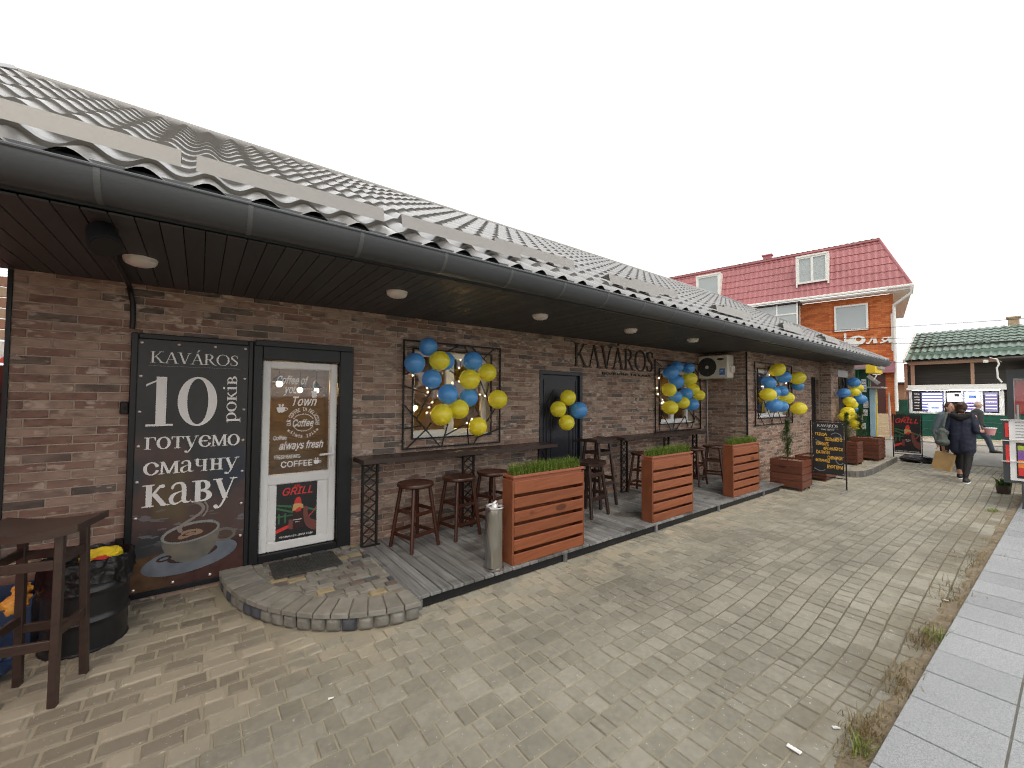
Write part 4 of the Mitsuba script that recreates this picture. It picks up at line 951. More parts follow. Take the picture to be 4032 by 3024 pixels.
k = ent('orange_packet', crumple((-.92, -.27, .37), .05, 11, .9), 'orange_thing', smooth=30); tag(k, 'orange ball of paper on top in the blue crate', 'packet')
k = ent('blue_bag', crumple((-.98, -.72, .10), .13, 21, .7), 'blue_crate', smooth=30); tag(k, 'dark blue bag lying under the tall stool', 'bag')
k = ent('yellow_sheet', crumple((-1.0, -.93, .06), .05, 23, .4), 'yellow_film', smooth=30); tag(k, 'scrap of yellow packaging at the lower left edge', 'packaging')
# ------------------------------------------------------------------ serif lettering (cap height 1), drawn from strokes
def SR(x0, x1, y0, y1): return rect(min(x0, x1), min(y0, y1), max(x0, x1), max(y0, y1))
def SD(x0, y0, x1, y1, w): return Polygon([(x0 - w / 2, y0), (x0 + w / 2, y0), (x1 + w / 2, y1), (x1 - w / 2, y1)])
def SO(cx, cy, rx, ry, wx, wy, n=48):
    e = lambda a, b: Polygon([(cx + a * math.cos(t), cy + b * math.sin(t)) for t in np.linspace(0, 2 * math.pi, n, endpoint=False)])
    return e(rx, ry).difference(e(rx - wx, ry - wy))
def SS(x, y, w, h=.035): return SR(x - w / 2, x + w / 2, y, y + h)
def SP_(pts, n=14):
    """a stroke of changing width through (x, y, w)"""
    p = np.array(pts, float); t = np.linspace(0, 1, len(p)); tt = np.linspace(0, 1, n * (len(p) - 1) + 1)
    from scipy.interpolate import CubicSpline
    q = CubicSpline(t, p)(tt)
    return unary_union([unary_union([Point(a[0], a[1]).buffer(max(a[2], .012) / 2, 6), Point(b[0], b[1]).buffer(max(b[2], .012) / 2, 6)]).convex_hull for a, b in zip(q, q[1:])])
def serif_glyph(ch, tk=.13, tn=.035):
    U = unary_union; X = .66
    if ch in 'AÁ':
        g = U([SD(.10, 0, .40, 1, tn * 1.2), SD(.70, 0, .40, 1.0, tk), SR(.22, .60, .33, .33 + tn), SS(.10, 0, .26), SS(.70, 0, .30)])
        if ch == 'Á': g = g.union(Polygon([(.37, 1.10), (.43, 1.10), (.58, 1.30), (.47, 1.30)]))
        return g, .80
    if ch == 'K': return U([SR(.12, .12 + tk, 0, 1), SS(.185, 0, .30), SS(.185, .965, .30), SD(.27, .46, .64, 1, tn * 1.4), SD(.72, 0, .36, .58, tk), SS(.66, .965, .26), SS(.74, 0, .30)]), .86
    if ch == 'V': return U([SD(.40, 0, .12, 1, tk), SD(.40, 0, .68, 1, tn * 1.3), SS(.12, .965, .30), SS(.68, .965, .26)]), .78
    if ch == 'R':
        bowl = SO(.32, .74, .30, .26, tk, tn).intersection(SR(.30, 1, 0, 1.1))
        return U([SR(.12, .12 + tk, 0, 1), SS(.185, 0, .30), SR(.06, .32, .965, 1), SR(.2, .34, .48, .48 + tn), bowl, SD(.70, 0, .36, .5, tk), SS(.74, 0, .22)]), .82
    if ch == 'O': return SO(.46, .5, .44, .52, tk, tn), .92
    if ch == 'S': return U([SP_([(.50, .80, .02), (.42, .955, .04), (.26, .96, .05), (.12, .80, .10), (.22, .60, .13), (.40, .44, .13), (.50, .24, .10), (.36, .04, .05), (.18, .05, .04), (.07, .22, .02)]), SR(.485, .515, .70, .98), SR(.055, .085, .02, .30)]), .60
    if ch == '1': return U([SR(.17, .17 + tk * 1.1, 0, 1), Polygon([(.0, .80), (.0, .84), (.29, 1), (.29, .93), (.17, .90)]), SS(.24, 0, .46, .04)]), .52
    if ch == '0': return SO(.38, .5, .36, .52, tk * 1.05, tn * 1.1), .78
    # lower case Cyrillic, x-height X
    if ch == 'о': return SO(.30, X / 2, .29, X / 2 + .015, tk * .92, tn), .60
    if ch == 'с': return U([SO(.30, X / 2, .29, X / 2 + .015, tk * .92, tn).difference(Polygon([(.32, X / 2), (.75, .12), (.75, .50)])), Point(.47, .50).buffer(.06)]), .56
    if ch == 'є': return U([SO(.30, X / 2, .29, X / 2 + .015, tk * .92, tn).difference(Polygon([(.30, X / 2), (.75, .10), (.75, .54)])), SR(.06, .40, .31, .31 + tn * 1.3), Point(.48, .52).buffer(.055)]), .56
    if ch == 'р': return U([SR(.10, .10 + tk * .85, -.30, X), SS(.155, -.30, .28), Polygon([(.0, X - .06), (.10, X), (.10, X - .09)]), SO(.33, X / 2, .27, X / 2 + .01, tk * .9, tn).intersection(SR(.18, 1, -1, 1))]), .63
    if ch == 'к': return U([SR(.10, .10 + tk * .85, 0, X), SS(.155, 0, .27), SS(.155, X - .035, .27), SD(.22, .30, .44, X - .03, tn * 1.5), Point(.47, X - .07).buffer(.055), SD(.52, 0, .28, .38, tk * .85), SS(.54, 0, .20)]), .60
    if ch == 'і': return U([SR(.10, .10 + tk * .85, 0, X), SS(.155, 0, .27), Polygon([(.0, X - .06), (.10, X), (.10, X - .1)]), Point(.155, .88).buffer(.07)]), .32
    if ch == 'в':
        return U([SR(.10, .10 + tk * .85, 0, X), SR(.02, .3, 0, .035), SR(.02, .3, X - .035, X), SO(.28, .49, .20, .175, tk * .8, tn).intersection(SR(.24, 1, 0, 1)), SO(.28, .175, .25, .18, tk * .9, tn).intersection(SR(.24, 1, -.1, 1)), SR(.2, .32, .33, .33 + tn)]), .56
    if ch == 'г': return U([SR(.10, .10 + tk * .85, 0, X), SS(.155, 0, .27), SR(.02, .48, X - .04, X), Polygon([(.40, X), (.48, X), (.48, X - .19), (.455, X - .19)])]), .50
    if ch == 'т': return U([SR(.22, .22 + tk * .85, 0, X), SS(.275, 0, .27), SR(.02, .53, X - .04, X), Polygon([(.02, X), (.10, X), (.045, X - .17), (.02, X - .17)]), Polygon([(.45, X), (.53, X), (.53, X - .17), (.505, X - .17)])]), .56
    if ch == 'у': return U([SD(.31, .02, .11, X, tk * .85), SP_([(.52, X, .035), (.40, .30, .04), (.30, .02, .06), (.20, -.20, .05), (.08, -.25, .07)]), Point(.07, -.22).buffer(.06), SS(.11, X - .035, .26), SS(.52, X - .035, .20)]), .60
    if ch == 'м': return U([SD(.10, 0, .12, X, tn * 1.5), SD(.64, 0, .62, X, tk * .85), SD(.36, .02, .14, X, tk * .75), SD(.36, .02, .60, X, tn * 1.5), SS(.10, 0, .22), SS(.64, 0, .26), SS(.10, X - .035, .16), SS(.64, X - .035, .20)]), .75
    if ch == 'а': return U([SP_([(.10, .50, .07), (.17, .62, .05), (.30, .63, .07), (.37, .50, .11), (.375, .25, .11), (.38, .08, .10), (.47, .03, .045), (.54, .07, .03)]), SP_([(.36, .40, .03), (.20, .34, .05), (.08, .22, .10), (.10, .06, .09), (.20, .02, .05), (.36, .12, .03)])]), .54
    if ch == 'ч': return U([SR(.36, .36 + tk * .85, 0, X), SS(.415, 0, .27), SS(.415, X - .035, .27), SP_([(.13, X, .11), (.13, .42, .11), (.18, .30, .06), (.36, .30, .03)]), SS(.13, X - .035, .25)]), .58
    if ch == 'н': return U([SR(.10, .10 + tk * .85, 0, X), SR(.40, .40 + tk * .85, 0, X), SR(.15, .45, .31, .31 + tn * 1.2), SS(.155, 0, .26), SS(.455, 0, .26), SS(.155, X - .035, .26), SS(.455, X - .035, .26)]), .63
    return rect(0, 0, .01, .01), .3
def serif(s, tk=.13, tn=.035, gap=.0):
    x, out = 0, []
    for ch in s:
        g, a = serif_glyph(ch, tk, tn); out.append(affinity.translate(g, x, 0)); x += a + gap
    return unary_union(out)
def fitp(poly, x0, x1, y0, y1):
    a, b, c, d = poly.bounds
    return affinity.translate(affinity.scale(poly, (x1 - x0) / (c - a), (y1 - y0) / (d - b), origin=(a, b)), x0 - a, y0 - b)

# ------------------------------------------------------------------ the banner in its black frame
BN = thing('banner', 'tall black advertising banner with white lettering and a coffee cup, in a black frame', 'banner')
ent('sheet', bx(-.41, .355, -.022, -.012, .47, 2.14), 'banner_black', BN); ent('print', bx(-.41, .355, -.024, -.012, .09, 1.45), 'mural_print', BN)
ent('frame', cat([bx(-.45, -.405, -.034, -.002, .05, 2.19, .006), bx(.35, .388, -.034, -.002, .05, 2.19, .006), bx(-.405, .35, -.033, -.002, 2.145, 2.19, .006), bx(-.405, .35, -.033, -.002, .05, .095, .006)]), 'black_trim', BN)
for zz in (.50, 1.58): ent('hinge', cat([bx(-.50, -.452, -.05, -.004, zz - .05, zz + .05, .006), tube([(-.475, -.055, zz), (-.455, -.055, zz)], .012, 8)]), 'black_iron', BN)
for (x, z) in [(-.385, 2.115), (-.15, 2.115), (.10, 2.115), (.325, 2.115), (-.385, 1.84), (-.385, 1.55), (-.385, 1.27), (-.385, .98), (-.385, .69), (-.385, .40), (-.385, .12), (-.14, .125), (.11, .125), (.325, .125), (.325, 1.84), (.325, 1.56), (.325, 1.28), (.325, 1.0), (.325, .71), (.325, .42)]:
    m = lathe([(.012, 0), (.0115, .005), (.007, .009), (0, .010)], 14); ent('rivet', (np.stack([x + m[0][:, 0], -.024 - m[0][:, 2], z + m[0][:, 1]], 1), m[1]), 'rivet_metal', BN, smooth=40)
YB = -.0245
def bprint(poly, mat, lift=.0, nm='print'): return ent(nm, wall_xf(extr(poly, .001 + lift), 0, YB, 0), mat, BN)
BW = lambda s, x0, x1, z0, z1, **k: bprint(fitp(serif(s, **k), x0, x1, z0, z1), 'print_white', .001, 'lettering')
BW('KAVÁROS', -.33, .27, 1.95, 2.075, tk=.12)
bprint(rect(-.34, 1.925, .29, 1.928), 'print_grey')
BW('10', -.35, .125, 1.42, 1.845, tk=.16, tn=.035)
rk = affinity.rotate(serif('років', .14, .045), 90, origin=(0, 0)); bprint(fitp(rk, .165, .30, 1.44, 1.86), 'print_white', .001, 'lettering')
BW('готуємо', -.35, .30, 1.195, 1.34, tk=.14, tn=.05)
BW('смачну', -.35, .30, .985, 1.14, tk=.145, tn=.05)
BW('каву', -.35, .29, .69, .955, tk=.16, tn=.05)
def E2(cx, cy, rx, ry, ang=8): return affinity.rotate(affinity.scale(Point(cx, cy).buffer(1, 24), rx, ry), ang, origin=(cx, cy))
bprint(E2(-.02, .305, .325, .115), 'print_saucer'); bprint(E2(-.01, .33, .17, .05), 'print_dark', .0002)
bprint(SO(.205, .455, .085, .06, .022, .022).buffer(0), 'print_cup', .0003)
cup = Polygon([(-.225, .50), (-.215, .42), (-.18, .34), (-.12, .29), (-.06, .27), (.02, .275), (.09, .305), (.14, .37), (.165, .46), (.172, .545)])
bprint(cup, 'print_cup', .0005); bprint(E2(-.028, .52, .20, .082), 'print_rim', .0007); bprint(E2(-.026, .517, .180, .064), 'print_coffee', .0009)
ht = unary_union([E2(-.045, .505, .075, .024, 20), E2(-.02, .515, .075, .026, -2)]).difference(unary_union([E2(-.04, .508, .05, .012, 12)])); bprint(ht, 'print_latte', .0011)
bprint(E2(-.035, .508, .034, .008, 10), 'print_latte', .0011)
st = unary_union([SP_([(-.10, .54, .03), (-.07, .60, .025), (.02, .66, .02), (.05, .72, .025), (-.02, .77, .012)]), SP_([(.05, .64, .012), (.08, .70, .012), (.06, .76, .01)])]); bprint(st, 'print_steam', .0013)
bprint(E2(-.20, .33, .05, .022, 10).difference(E2(-.20, .33, .03, .010, 10)), 'print_dark', .0006)

# ------------------------------------------------------------------ coffee lettering on the door glass
YD = .0495
def dl(m, mat='print_white'): return ent('lettering', wall_xf(m, 0, YD, 0), mat, DR)
it = dict(shear=.32, sx=.86)
dl(fit(inter('Coffee of', .1, .0008, True, **it), .595, 1.80, .28, .085)); dl(fit(inter('your', .1, .0008, True, **it), .655, 1.69, .15, .085)); dl(fit(inter('Town', .1, .0008, True, **it), .735, 1.585, .22, .095))
def arc_text(s, cx, cz, r, a0, a1, h, bold=True, inside=False):
    ms = []
    for i, ch in enumerate(s):
        if ch == ' ': continue
        a = a0 + (a1 - a0) * i / (len(s) - 1); m = inter(ch, h, .0008, bold, sx=.72); v = m[0].copy(); v[:, 0] -= (v[:, 0].min() + v[:, 0].max()) / 2
        if not inside: ph = a - math.pi / 2; v[:, 1] += r
        else: ph = a + math.pi / 2; v[:, 1] -= r
        c_, s_ = math.cos(ph), math.sin(ph); v[:, :2] = np.column_stack([cx + c_ * v[:, 0] - s_ * v[:, 1], cz + s_ * v[:, 0] + c_ * v[:, 1]]); ms.append((v, m[1]))
    return cat(ms)
cx, cz = .835, 1.42
dl(arc_text('OUR COFFEE IS DELICIOUS', cx, cz, .115, math.radians(188), math.radians(-8), .034))
dl(arc_text('SINCE 2014', cx, cz, .155, math.radians(222), math.radians(318), .030, inside=True))
dl(extr(SO(cx, cz, .10, .088, .006, .006).difference(rect(cx - .2, cz - .035, cx + .2, cz + .035)), .0008)); dl(fit(inter('Coffee', .1, .0008, True, **it), cx - .095, cz - .04, .19, .075))
def star(x, z, r): return Polygon([(x + (r if i % 2 == 0 else r * .42) * math.sin(i * math.pi / 5), z + (r if i % 2 == 0 else r * .42) * math.cos(i * math.pi / 5)) for i in range(10)])
dl(extr(star(.705, 1.345, .016), .0008)); dl(extr(star(.965, 1.345, .016), .0008))
dl(fit(inter('Coffee', .1, .0008, True, sx=.6), .575, 1.255, .115, .045)); dl(fit(inter('always fresh', .1, .0008, True, **it), .625, 1.14, .40, .10))
dl(fit(inter('FRESH BREWED', .1, .0008, True, sx=.6), .59, 1.07, .225, .038)); dl(fit(inter('COFFEE', .1, .0008, True), .645, .985, .28, .06))
def cupicon(x, z, s):
    b = Polygon([(x - s, z + s * .5), (x + s, z + s * .5), (x + s * .75, z - s * .5), (x + s * .4, z - s * .8), (x - s * .4, z - s * .8), (x - s * .75, z - s * .5)])
    return unary_union([b, SO(x + s * 1.05, z, s * .45, s * .4, s * .16, s * .16), E2(x - s * .3, z + s * .95, s * .22, s * .38, 20), E2(x + s * .35, z + s * .95, s * .22, s * .38, -20)])
dl(extr(cupicon(.635, 1.555, .040), .0008)); dl(extr(cupicon(.965, 1.02, .030), .0008)); dl(extr(unary_union([Polygon([(.90, 1.74), (.96, 1.74), (.95, 1.67), (.91, 1.67)]), SP_([(.93, 1.76, .008), (.92, 1.80, .008), (.935, 1.84, .008)])]), .0008))

# ------------------------------------------------------------------ hot dog poster (on the door and on the street stand)
def grill_poster(par, put):
    """flat print 1 wide x 1.5 high drawn at unit size; put(poly, mat, lift, name)"""
    put(rect(0, 0, 1, 1.5), 'print_black', 0, 'sheet')
    for a in ([(0, .84), (0, .90), (.62, .66), (.62, .62)], [(0, .93), (.03, .97), (.38, .90), (.38, .84)], [(.62, .80), (.62, .86), (1, .72), (1, .66)], [(0, .62), (0, .66), (.40, .66), (.40, .63)], [(.05, .45), (.09, .45), (.09, .72), (.05, .72)], [(.2, .45), (.24, .45), (.24, .72), (.2, .72)]): put(Polygon(a), 'print_green', 1, 'print')
    put(Polygon([(0, .20), (0, .30), (.42, .44), (.42, .36)]), 'print_red', 1, 'print'); put(SP_([(.70, .50, .05), (.85, .60, .03), (.98, .78, .015)]), 'print_red', 1, 'print')
    put(SP_([(.72, .78, .12), (.74, .52, .14), (.84, .36, .22), (.98, .28, .26)]).intersection(rect(0, 0, 1, 1.5)), 'print_skin', 2, 'print')
    for k in range(4): put(SP_([(.33, .50 - k * .065, .06), (.38, .49 - k * .065, .065)]), 'print_skin', 4, 'print')
    put(Polygon([(.39, .26), (.67, .28), (.65, .74), (.40, .74)]), 'print_dark', 3, 'print'); put(SP_([(.52, .80, .20), (.52, .98, .17), (.535, 1.06, .11)]), 'print_red', 3, 'print')
    put(Polygon([(.39, .74), (.40, .92), (.47, .95), (.57, .93), (.65, .90), (.66, .78), (.55, .84), (.46, .77)]), 'print_cream', 4, 'print'); put(rect(.42, .50, .62, .515), 'print_white', 4, 'print'); put(rect(.46, .44, .58, .452), 'print_white', 4, 'print')
def lettering_poly(s, w, h, shear=0):
    v, f = inter(s, .1, .002, True, shear=shear); return v, f
DP = thing('door_poster', 'small dark hot dog poster stuck on the lower door panel', 'poster')
sx = .36; ox, oz = .612, .285
def put_door(poly, mat, lift, nm):
    ent(nm, wall_xf(extr(affinity.translate(affinity.scale(poly, sx, .545 / 1.5, origin=(0, 0)), ox, oz), .0006 + .0005 * lift), 0, .0305, 0), mat, DP)
grill_poster(DP, put_door)
ent('lettering', wall_xf(fit(inter('GRILL', .1, .003, True, .28), ox + .05, oz + .43, .27, .075), 0, .0305, 0), 'print_red', DP); ent('lettering', wall_xf(fit(inter('MR', .1, .003, True, .28), ox + .15, oz + .505, .055, .022), 0, .0305, 0), 'print_red', DP)
ent('lettering', wall_xf(fit(inter('ТІ САМІ ХОТ-ДОГИ З АЗК', .1, .003, True), ox + .03, oz + .022, .30, .02), 0, .0305, 0), 'print_white', DP)

# ------------------------------------------------------------------ raised letters on the wall
WS = thing('wall_sign', 'raised black café name in tall serif letters above the dark door', 'sign')
xs = 4.62; tot = sum(serif_glyph(c)[1] for c in 'KAVÁROS') + .06 * 6; sc = (6.73 - xs) / tot
for ch in 'KAVÁROS':
    g, a = serif_glyph(ch, .10, .032); m = extr(affinity.translate(affinity.scale(g, sc * (1.06), .37, origin=(0, 0)), xs, 0), .018)
    ent('letter', wall_xf(m, 0, -.004, 2.18), 'letter_metal', WS); xs += (a + .06) * sc
ent('small_line', wall_xf(fit(inter('ВОДОЛІЙ ТА КАВА', .1, .012), 5.3, 2.075, 1.35, .055), 0, -.004, 0), 'black_iron', WS); tag(WS + '__small_line', kind='stuff')

# ------------------------------------------------------------------ menu board on its stand
MB = thing('menu_board', 'black menu board with yellow lettering on a thin metal stand', 'menu board')
X = 9.42; ya, yb = -1.675, -2.215
for yy in (ya, yb): ent('post', tube([(X, yy, .0), (X, yy, 1.288)], .011, 8), 'black_iron', MB); ent('foot', bx(X - .32, X + .30, yy - .012, yy + .012, .012, .034, .003), 'galv', MB)
for zz in (1.285, .235): ent('rail', tube([(X, ya, zz), (X, yb, zz)], .009, 8), 'black_iron', MB)
ent('panel', bx(X - .012, X - .004, yb + .03, ya - .03, .29, 1.255), 'banner_black', MB)
for zz in (1.23, .95, .62, .32):
    for yy in (ya - .045, yb + .045): m = lathe([(.008, 0), (.006, .005), (0, .006)], 10); ent('rivet', (np.stack([X - .012 - m[0][:, 2], yy + m[0][:, 0], zz + m[0][:, 1]], 1), m[1]), 'rivet_metal', MB)
def mbt(m, mat): ent('lettering', board_xf(m, X - .0122, 0, 0), mat, MB)
w0 = -ya + .03
mbt(extr(fitp(serif('KAVÁROS', .13, .05), w0 + .08, w0 + .40, 1.165, 1.235), .001), 'print_white'); mbt(extr(rect(w0 + .07, 1.14, w0 + .42, 1.143), .001), 'print_grey')
mbt(fit(inter('В нас смачно', .1, .001, True, .2), w0 + .145, 1.11, .20, .022), 'print_white')
for s, l, w, z in [('ПІЦА', .045, .19, 1.00), ('ПЕЛЬМЕНІ', .20, .26, .915), ('ХІНКАЛІ', .055, .20, .825), ('ФРІ+НАГЕТСИ', .175, .29, .74), ('САЛАТИ', .055, .21, .665), ('СИРНИКИ', .235, .22, .575), ('МЛИНЦІ', .05, .22, .505), ('БУРГЕРИ', .225, .24, .405)]:
    mbt(fit(inter(s, .1, .001, True), w0 + l, z - .005, w, .066), 'print_yellow')
mbt(extr(unary_union([SP_([(w0 + .30, 1.03, .006), (w0 + .40, 1.06, .006), (w0 + .45, 1.0, .006), (w0 + .36, .99, .006)]), SP_([(w0 + .34, .62, .006), (w0 + .40, .50, .006), (w0 + .47, .52, .006)]), SP_([(w0 + .03, .38, .006), (w0 + .12, .34, .006), (w0 + .2, .37, .006)]), SP_([(w0 + .05, .92, .006), (w0 + .14, .87, .006), (w0 + .05, .86, .006)])]), .0008), 'text_grey')
# hot dog board further along
GB = thing('grill_board', 'black hot dog advertising board on a stand near the road', 'advertising board')
X = 15.35; ya, yb = -1.83, -2.40
for yy in (ya, yb): ent('post', tube([(X, yy, .0), (X, yy, 1.30)], .012, 8), 'black_iron', GB); ent('foot', bx(X - .30, X + .30, yy - .015, yy + .015, .008, .036, .003), 'galv', GB)
for zz in (1.297, .215): ent('rail', tube([(X, ya, zz), (X, yb, zz)], .01, 8), 'black_iron', GB)
def put_board(poly, mat, lift, nm):
    p = affinity.translate(affinity.scale(poly, .53, 1.02 / 1.5, origin=(0, 0)), -ya + .02, .26)
    ent(nm, board_xf(extr(p, .004 + .0008 * lift), X - .005, 0, 0), mat, GB)
grill_poster(GB, put_board)
ent('lettering', board_xf(fit(inter('GRILL', .1, .008, True, .25), -ya + .05, 1.06, .46, .125), X - .005, 0, 0), 'print_red', GB); ent('lettering', board_xf(fit(inter('MR', .1, .008, True, .25), -ya + .22, 1.195, .12, .04), X - .005, 0, 0), 'print_red', GB)
ent('lettering', board_xf(fit(inter('ТІ САМІ ХОТ-ДОГИ З АЗК', .1, .008, True), -ya + .045, .275, .48, .035), X - .005, 0, 0), 'print_white', GB)
k = ent('black_tarp', crumple((15.62, -2.25, .08), .34, 31, .35), 'plastic_bag', smooth=40); tag(k, 'crumpled dark tarpaulin lying behind the hot dog board', 'tarpaulin')
# ------------------------------------------------------------------ red roofed brick house behind
def far_brick(p, n, uv):
    u = p.x * .18 + p.y
    r = dr.floor(p.z / .085); off = .5 * (r - 2 * dr.floor(r / 2))
    fx = u / .26 + off; a = fx - dr.floor(fx); b = p.z / .085 - r
    t = cell_rand(dr.floor(fx), r, 4)
    c = mix((.40, .10, .035), (.60, .20, .07), t)
    j = dr.maximum(smoothstep(.86, .94, b), smoothstep(.95, .98, a) * .6)
    return mix(c, (.17, .06, .035), j * .8)
P('orange_brick', far_brick, .8, spec=.2)
P('red_tile_metal', lambda p, n, uv: c3(.36, .135, .145) * (.85 + .3 * fbm(p.x, p.y, p.z, 3)), .45, spec=.4)
P('green_tile_metal', lambda p, n, uv: c3(.14, .205, .165) * (.8 + .4 * fbm(p.x * 2, p.y * 2, p.z * 2, 3)), .3, metal=.5, spec=.8)
P('green_paint', lambda p, n, uv: c3(.012, .085, .058) * (.8 + .4 * fbm(p.y * 2, p.z * 3, 0, 3)), .3, spec=.5)
P('white_paint', (.72, .72, .69), .5); P('far_glass', (.34, .38, .39), .12, spec=.8); P('mauve_metal', (.34, .15, .18), .45); P('door_brown', (.07, .018, .015), .4)
P('pale_stone', lambda p, n, uv: mix((.42, .32, .20), (.52, .43, .30), fbm(p.x * 4, p.y * 4, p.z * 9, 3)), .8); P('pink_timber', (.42, .26, .18), .7); P('grey_board', lambda p, n, uv: c3(.09, .083, .075) * (.7 + .6 * fbm(p.x * 2, p.y * 2, p.z * 20, 3)), .8)
P('beige_render', (.52, .42, .30), .85); P('light_blue_paint', lambda p, n, uv: mix((.26, .42, .52), (.36, .52, .62), fbm(p.x * 8, p.y * 8, p.z * 5, 3)), .6); P('dark_green_sheet', (.03, .12, .075), .4); P('yellow_plastic', (.72, .52, .03), .5)
P('anthracite', (.045, .05, .055), .4)
HA = math.radians(11.0); HO = A(24.8, -.3); HD = A(-math.sin(HA), math.cos(HA), 0); HN = A(-math.cos(HA), -math.sin(HA), 0)   # along the front, and out of it
def house_xf(v): return A(HO[0], HO[1], 0) + v[:, :1] * HD + v[:, 1:2] * HN + v[:, 2:] * A(0, 0, 1)
def hbx(s0, s1, d0, d1, z0, z1, c=0):  # s along, d outwards
    v, f = bx(s0, s1, d0, d1, z0, z1, c); return house_xf(v), f
HS = thing('brick_house', 'tall orange brick house with a red metal mansard roof behind the café', 'house')
HW = ent('wall', cat([hbx(0, 11, -8, 0, 0, 6.5)]), 'orange_brick', HS)
ent('window_surround', cat([hbx(.66, 2.3, -.0, .03, 4.72, 4.90), hbx(.66, .80, -.0, .03, 4.90, 6.25), hbx(2.16, 2.3, 0, .03, 4.90, 6.25)]), 'orange_brick', HS)
def house_window(s0, s1, z0, z1, d, mull, lab=None):
    fr = [hbx(s0, s1, d, d + .08, z0, z0 + .08), hbx(s0, s1, d, d + .08, z1 - .08, z1), hbx(s0, s0 + .08, d, d + .079, z0 + .08, z1 - .08), hbx(s1 - .08, s1, d, d + .079, z0 + .08, z1 - .08)]
    if mull: fr.append(hbx((s0 + s1) / 2 - .05, (s0 + s1) / 2 + .05, d, d + .079, z0 + .08, z1 - .08))
    w = ent('window', cat(fr), 'white_paint', HS); ent('pane', hbx(s0 + .05, s1 - .05, d + .01, d + .03, z0 + .05, z1 - .05), 'far_glass', w); return w
house_window(.86, 2.10, 4.96, 6.20, .0, False)
w = house_window(2.30, 3.50, 7.45, 8.78, .36, True); ent('cheek', cat([hbx(2.24, 2.30, -.6, .45, 7.3, 8.85), hbx(3.50, 3.56, -.6, .45, 7.3, 8.85), hbx(2.24, 3.56, -.6, .47, 8.78, 8.86)]), 'white_paint', w)
w = house_window(7.12, 8.30, 7.42, 8.72, .36, False); ent('cheek', cat([hbx(7.06, 7.12, -.6, .45, 7.3, 8.8), hbx(8.30, 8.36, -.6, .45, 7.3, 8.8), hbx(7.06, 8.36, -.6, .47, 8.72, 8.8)]), 'white_paint', w)
# mansard: steep tiled face, then the shallow upper roof
MR = numbered(HS + '__mansard')
def slope(s0, s1, d0, z0, d1, z1, pitch, row, amp, lip, clip=None):
    L = math.hypot(d1 - d0, z1 - z0); e = A(0, (d1 - d0) / L, (z1 - z0) / L); nrm = A(0, -e[2] if False else (z1 - z0) / L, -(d1 - d0) / L)
    v, f = tile_sheet(0, s1 - s0, L, pitch, row, amp, lip, per=6)
    w = np.column_stack([s0 + v[:, 0], d0 + e[1] * v[:, 1] + nrm[1] * v[:, 2], z0 + e[2] * v[:, 1] + nrm[2] * v[:, 2]])
    w[:, 0] = np.maximum(w[:, 0], np.interp(w[:, 2], [z0, z1], clip)) if clip else w[:, 0]
    return house_xf(w), f
for k in range(5): ent('tile_sheet', slope(-.55 + k * 2.3, -.55 + (k + 1) * 2.3, .55, 6.72, -.35, 9.2, .23, .40, .03, .03, (-.56, .42)), 'red_tile_metal', MR, smooth=50)
ent('end_slope', (house_xf(A([-.58, .55, 6.72], [-.58, -8.5, 6.72], [.42, -7.6, 9.2], [.42, -.35, 9.2])), np.array([[0, 1, 2], [0, 2, 3]])), 'red_tile_metal', MR)
ent('hip_cap', tube(house_xf(A([-.57, .57, 6.72], [.44, -.35, 9.22])), .06, 8), 'red_tile_metal', MR)
UR = numbered(HS + '__upper_roof')
for k in range(5): ent('tile_sheet', slope(.42 + k * 2.0, .42 + (k + 1) * 2.0, -.25, 9.2, -3.6, 10.15, .23, .40, .03, .03), 'red_tile_metal', UR, smooth=50)
ent('edge', hbx(.42, 10.5, -.34, -.22, 9.12, 9.2), 'red_tile_metal', UR); ent('end_hip', (house_xf(A([.42, -.25, 9.2], [.42, -7.6, 9.2], [.42, -3.6, 10.1])), np.array([[0, 1, 2]])), 'red_tile_metal', UR)
ent('chimney', cat([hbx(5.15, 5.55, -3.2, -2.85, 9.8, 10.22), hbx(5.08, 5.62, -3.27, -2.78, 10.22, 10.28)]), 'red_tile_metal', HS)
ent('eaves', cat([hbx(-.62, 11, 0, .56, 6.52, 6.58), hbx(-.62, -.0, -8, 0, 6.52, 6.58)]), 'white_paint', HS); ent('gutter', cat([hbx(-.66, 11, .56, .68, 6.6, 6.72, .03)]), 'white_paint', HS)
ent('downpipe', cat([tube(house_xf(A([-.6, .62, 6.6], [-.58, .5, 6.35], [-.02, .12, 5.95], [-.02, .12, 5.8], [-.03, .12, 1.2])), .06, 10)]), 'white_paint', HS, smooth=40)
ent('corner_board', hbx(.0, .09, -.0, .02, 3.9, 5.6), 'white_paint', HS)
# enclosed balcony
BC = ent('balcony', cat([hbx(3.45, 5.3, 0, .9, 4.4, 4.6), hbx(3.45, 3.51, .84, .9, 4.6, 6.45), hbx(3.45, 3.51, 0, .06, 4.6, 6.45), hbx(5.24, 5.3, .84, .9, 4.6, 6.45), hbx(4.3, 4.36, .84, .9, 4.6, 6.45), hbx(3.45, 5.3, .84, .899, 5.9, 5.96), hbx(3.45, 5.3, .84, .899, 5.2, 5.26)]), 'white_paint', HS)
ent('glass_front', hbx(3.5, 5.25, .86, .87, 4.6, 6.4), 'far_glass', BC); ent('canopy', cat([hbx(3.35, 5.35, -.0, 1.0, 6.45, 6.5), hbx(3.35, 5.35, -.0, .5, 6.5, 6.58)]), 'anthracite', BC)
